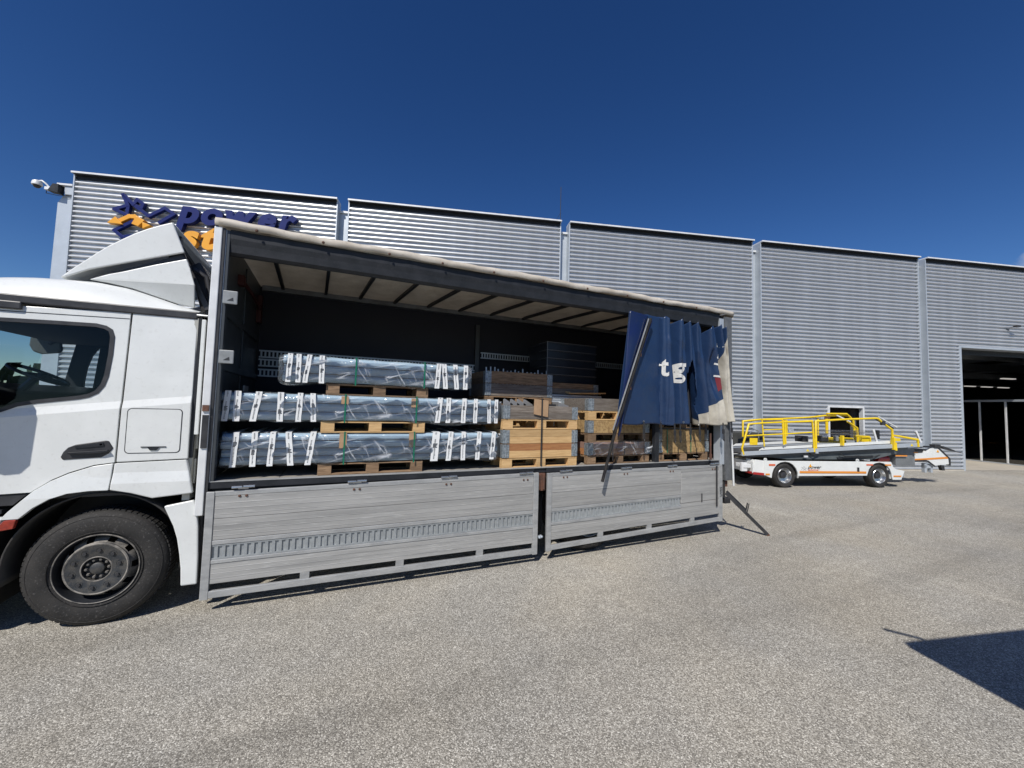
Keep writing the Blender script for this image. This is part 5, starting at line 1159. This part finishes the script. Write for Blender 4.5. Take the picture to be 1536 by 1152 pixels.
# head with fairing at the far end of the conveyor
hd = MB(); hd.prism([(5.05, .66), (5.06, .86), (5.18, .90), (5.20, .97), (5.52, .99), (5.56, 1.06), (5.62, 1.0), (5.70, 1.12), (5.80, 1.18), (6.02, 1.14), (6.40, .84), (6.42, .64), (6.18, .62), (5.88, .59), (5.65, .72), (5.55, .69)], .58, .66)
ho_ = hd.build('head_fairing', WHITE, bl, .006)
MB().prism([(5.06, .80), (5.6, .83), (6.36, .88), (6.38, .82), (5.68, .78), (5.07, .76)], .572, .579).build('stripe', ORANGE, ho_)
MB().prism([(5.95, 1.02), (6.05, 1.02), (6.0, 1.10)], .57, .579).build('warning_triangle', ORSIGN, ho_)
MB().prism([(5.06, .75), (5.5, .78), (5.62, .75), (5.88, .58), (5.85, .56), (5.58, .72), (5.06, .72)], .56, .571).build('black_seam', BLACKP, ho_)
MB().prism([(6.0, 1.16), (6.06, 1.16), (6.46, .82), (6.46, .60), (6.42, .60), (6.41, .82)], .56, .67).prism([(5.85, 1.16), (6.1, 1.16), (6.08, 1.27), (5.86, 1.27)], .55, .7).build('head_trim', BLACKP, ho_)
MB().prism([(6.08, 1.23), (6.2, 1.22), (6.62, 1.09), (6.64, 1.05), (6.2, 1.14)], .55, .65).tube([(6.6, .6, 1.07), (6.85, .6, 1.02), (7.0, .6, 1.0)], .012, 6).build('head_arm', BLACKP, ho_, .004)
MB().prism([(6.08, .62), (6.14, .44), (6.24, .44), (6.22, .60)], .57, .66).build('head_foot', BLACKP, ho_)
MB().box(5.55, 5.62, .62, .72, .36, .66).box(5.78, 5.85, .62, .72, .36, .62).box(5.55, 5.85, .62, .72, .50, .60).build('head_stand', GALV2, ho_, .004)
MB().box(4.9, 5.8, .67, 1.1, .90, 1.10).build('head_body', DARKMET, bl, .01)
MB().box(5.12, 5.85, .56, .62, 1.17, 1.22).build('head_plate', DARKMET, bl)

# equipment cart, mostly hidden behind the truck's rear post
b2 = thing('equipment_cart', 'drab grey equipment cart half hidden between the truck tail and the yellow rails', 'cart', (11.80, 4.87, 0), LZ)
DRAB = mk('drab_grey', (.060, .060, .054), .55, col2=(.04, .04, .037), scale=4)
MB().box(-1.6, 2.6, .02, 1.05, .42, .68).build('body', mk('cart_body', (.40, .40, .39), .5, col2=(.3, .3, .29), scale=4), b2, .02); MB().box(-1.6, 2.6, -.0, .018, .40, .46).build('stripe', ORSIGN, b2)
MB().box(1.84, 2.14, -.03, .0, .24, .36).build('tail_lamp', RED, b2, .01); MB().box(-1.5, 2.5, .1, 1.0, .28, .42).build('chassis', CHASSIS, b2)
MB().box(-1.5, 2.98, .0, 1.05, .97, 1.46).build('housing', DRAB, b2, .02); MB().box(-1.5, 2.98, -.012, -.002, .94, .985).build('trim', YEL, b2)
MB().box(2.2, 2.7, -.05, .0, 1.02, 1.12).build('housing_hatch', mk('tan_panel', (.25, .2, .14), .6), b2)
MB().box(-1.4, 2.9, .1, .95, .69, .96).build('mast', CHASSIS, b2)
MB().box(1.9, 2.3, -.12, .0, .70, .86).build('winch_box', FLASH, b2, .02); MB().tube([(2.2, -.1, .76), (2.45, -.14, .74), (2.6, -.1, .70)], .03, 8).build('winch_arm', FLASH, b2)
for x_ in (-1.0, 1.2):
    q = MB().lathe([(0, .02), (.1, .02), (.17, .05), (.2, .0), (.24, -.01), (.28, .0), (.29, .05), (.29, .16), (0, .16)], seg=40).build('wheel', RUBBER, b2, smooth=True); q.location = (x_, -.02, .29)
# wall equipment by the loader: small light with guard, left of the small doorway
wl = thing('wall_beacon', 'small grey and red beacon on the wall left of the small doorway', 'beacon', whloc(18.0, -.06, 2.02), WZ)
MB().box(-.12, .02, -.12, -.0, -.06, .10).build('housing', GALV2, wl, .01); MB().box(.03, .28, -.12, -.02, -.06, .10).build('lens', RUST, wl, .01)

# ------------------------------------------------------------------ added shadow roof on posts, out of frame, shaped to cast the yard's wedge shadow
CZ = R(-14)
px_, py_ = 6.17-.62*3.45, -2.95-.67*3.45
lt = thing('shadow_roof', 'added flat shadow roof on posts, unseen to the right behind the photographer', 'shadow_roof', (px_, py_, 0), CZ)
MB().prism([(0, 0), (9.0, .10), (9.0, -5.0), (-.36, -5.0)], 3.33, 3.45, 'z').build('roof', GALV2, lt, .01)
MB().box(.6, 8.6, -.75, -.60, 3.12, 3.325).build('beam', DARKMET, lt); MB().box(.6, 8.6, -4.4, -4.25, 3.12, 3.325).build('beam', DARKMET, lt)
for x_ in (1.6, 5.0, 8.4):
    for y_ in (-.75, -4.4): MB().box(x_, x_+.14, y_, y_+.14, 0, 3.12).build('post', DARKMET, lt)
MB().tube([(.25, .0, 3.46), (.03, .17, 3.50)], .02, 8).build('aerial', BLACKP, lt)

# ------------------------------------------------------------------ pieces that stand apart become objects of their own
import numpy as np
def split_apart(o):
    me = o.data; nv = len(me.vertices)
    if nv == 0 or o.get('kind') in ('stuff', 'structure') or nv > 60000: return
    co = np.empty(nv*3); me.vertices.foreach_get('co', co); co = co.reshape(-1, 3)
    ed = np.empty(len(me.edges)*2, dtype=int); me.edges.foreach_get('vertices', ed); ed = ed.reshape(-1, 2)
    lab = np.arange(nv)
    while True:
        m_ = np.minimum(lab[ed[:, 0]], lab[ed[:, 1]]); l2 = lab.copy(); np.minimum.at(l2, ed[:, 0], m_); np.minimum.at(l2, ed[:, 1], m_); l2 = l2[l2]
        if (l2 == lab).all(): break
        lab = l2
    ids, inv = np.unique(lab, return_inverse=True); k = len(ids)
    if k < 2 or k > 80: return
    lo = np.full((k, 3), 1e9); hi = np.full((k, 3), -1e9); np.minimum.at(lo, inv, co); np.maximum.at(hi, inv, co)
    dg_ = np.linalg.norm(hi-lo, axis=1); comp = list(range(k))
    def find(i):
        while comp[i] != i: i = comp[i]
        return i
    for i in range(k):
        for j in range(i+1, k):
            gap = np.linalg.norm(np.maximum(0, np.maximum(lo[i]-hi[j], lo[j]-hi[i])))
            if gap < .35*max(dg_[i], dg_[j]) : comp[find(i)] = find(j)
    grp = np.array([find(i) for i in range(k)]); gs = np.unique(grp)
    if len(gs) < 2 or len(gs) > 24: return
    for n_, g_ in enumerate(gs[::-1]):
        keep = set(np.nonzero(grp[inv] == g_)[0].tolist())
        bm = bmesh.new(); bm.from_mesh(me); bm.verts.ensure_lookup_table()
        bmesh.ops.delete(bm, geom=[v for v in bm.verts if v.index not in keep], context='VERTS')
        nm = me.copy() if n_ < len(gs)-1 else me
        nm2 = bpy.data.meshes.new(o.name.split('.')[0]); bm.to_mesh(nm2); bm.free()
        for mt in me.materials: nm2.materials.append(mt)
        if n_ < len(gs)-1:
            c = o.copy(); c.data = nm2; COL.objects.link(c); c.name = o.name.split('.')[0]
        else: o.data = nm2
for o in [q for q in list(COL.objects) if q.type == 'MESH' and q.parent and q.data.users == 1]: split_apart(o)
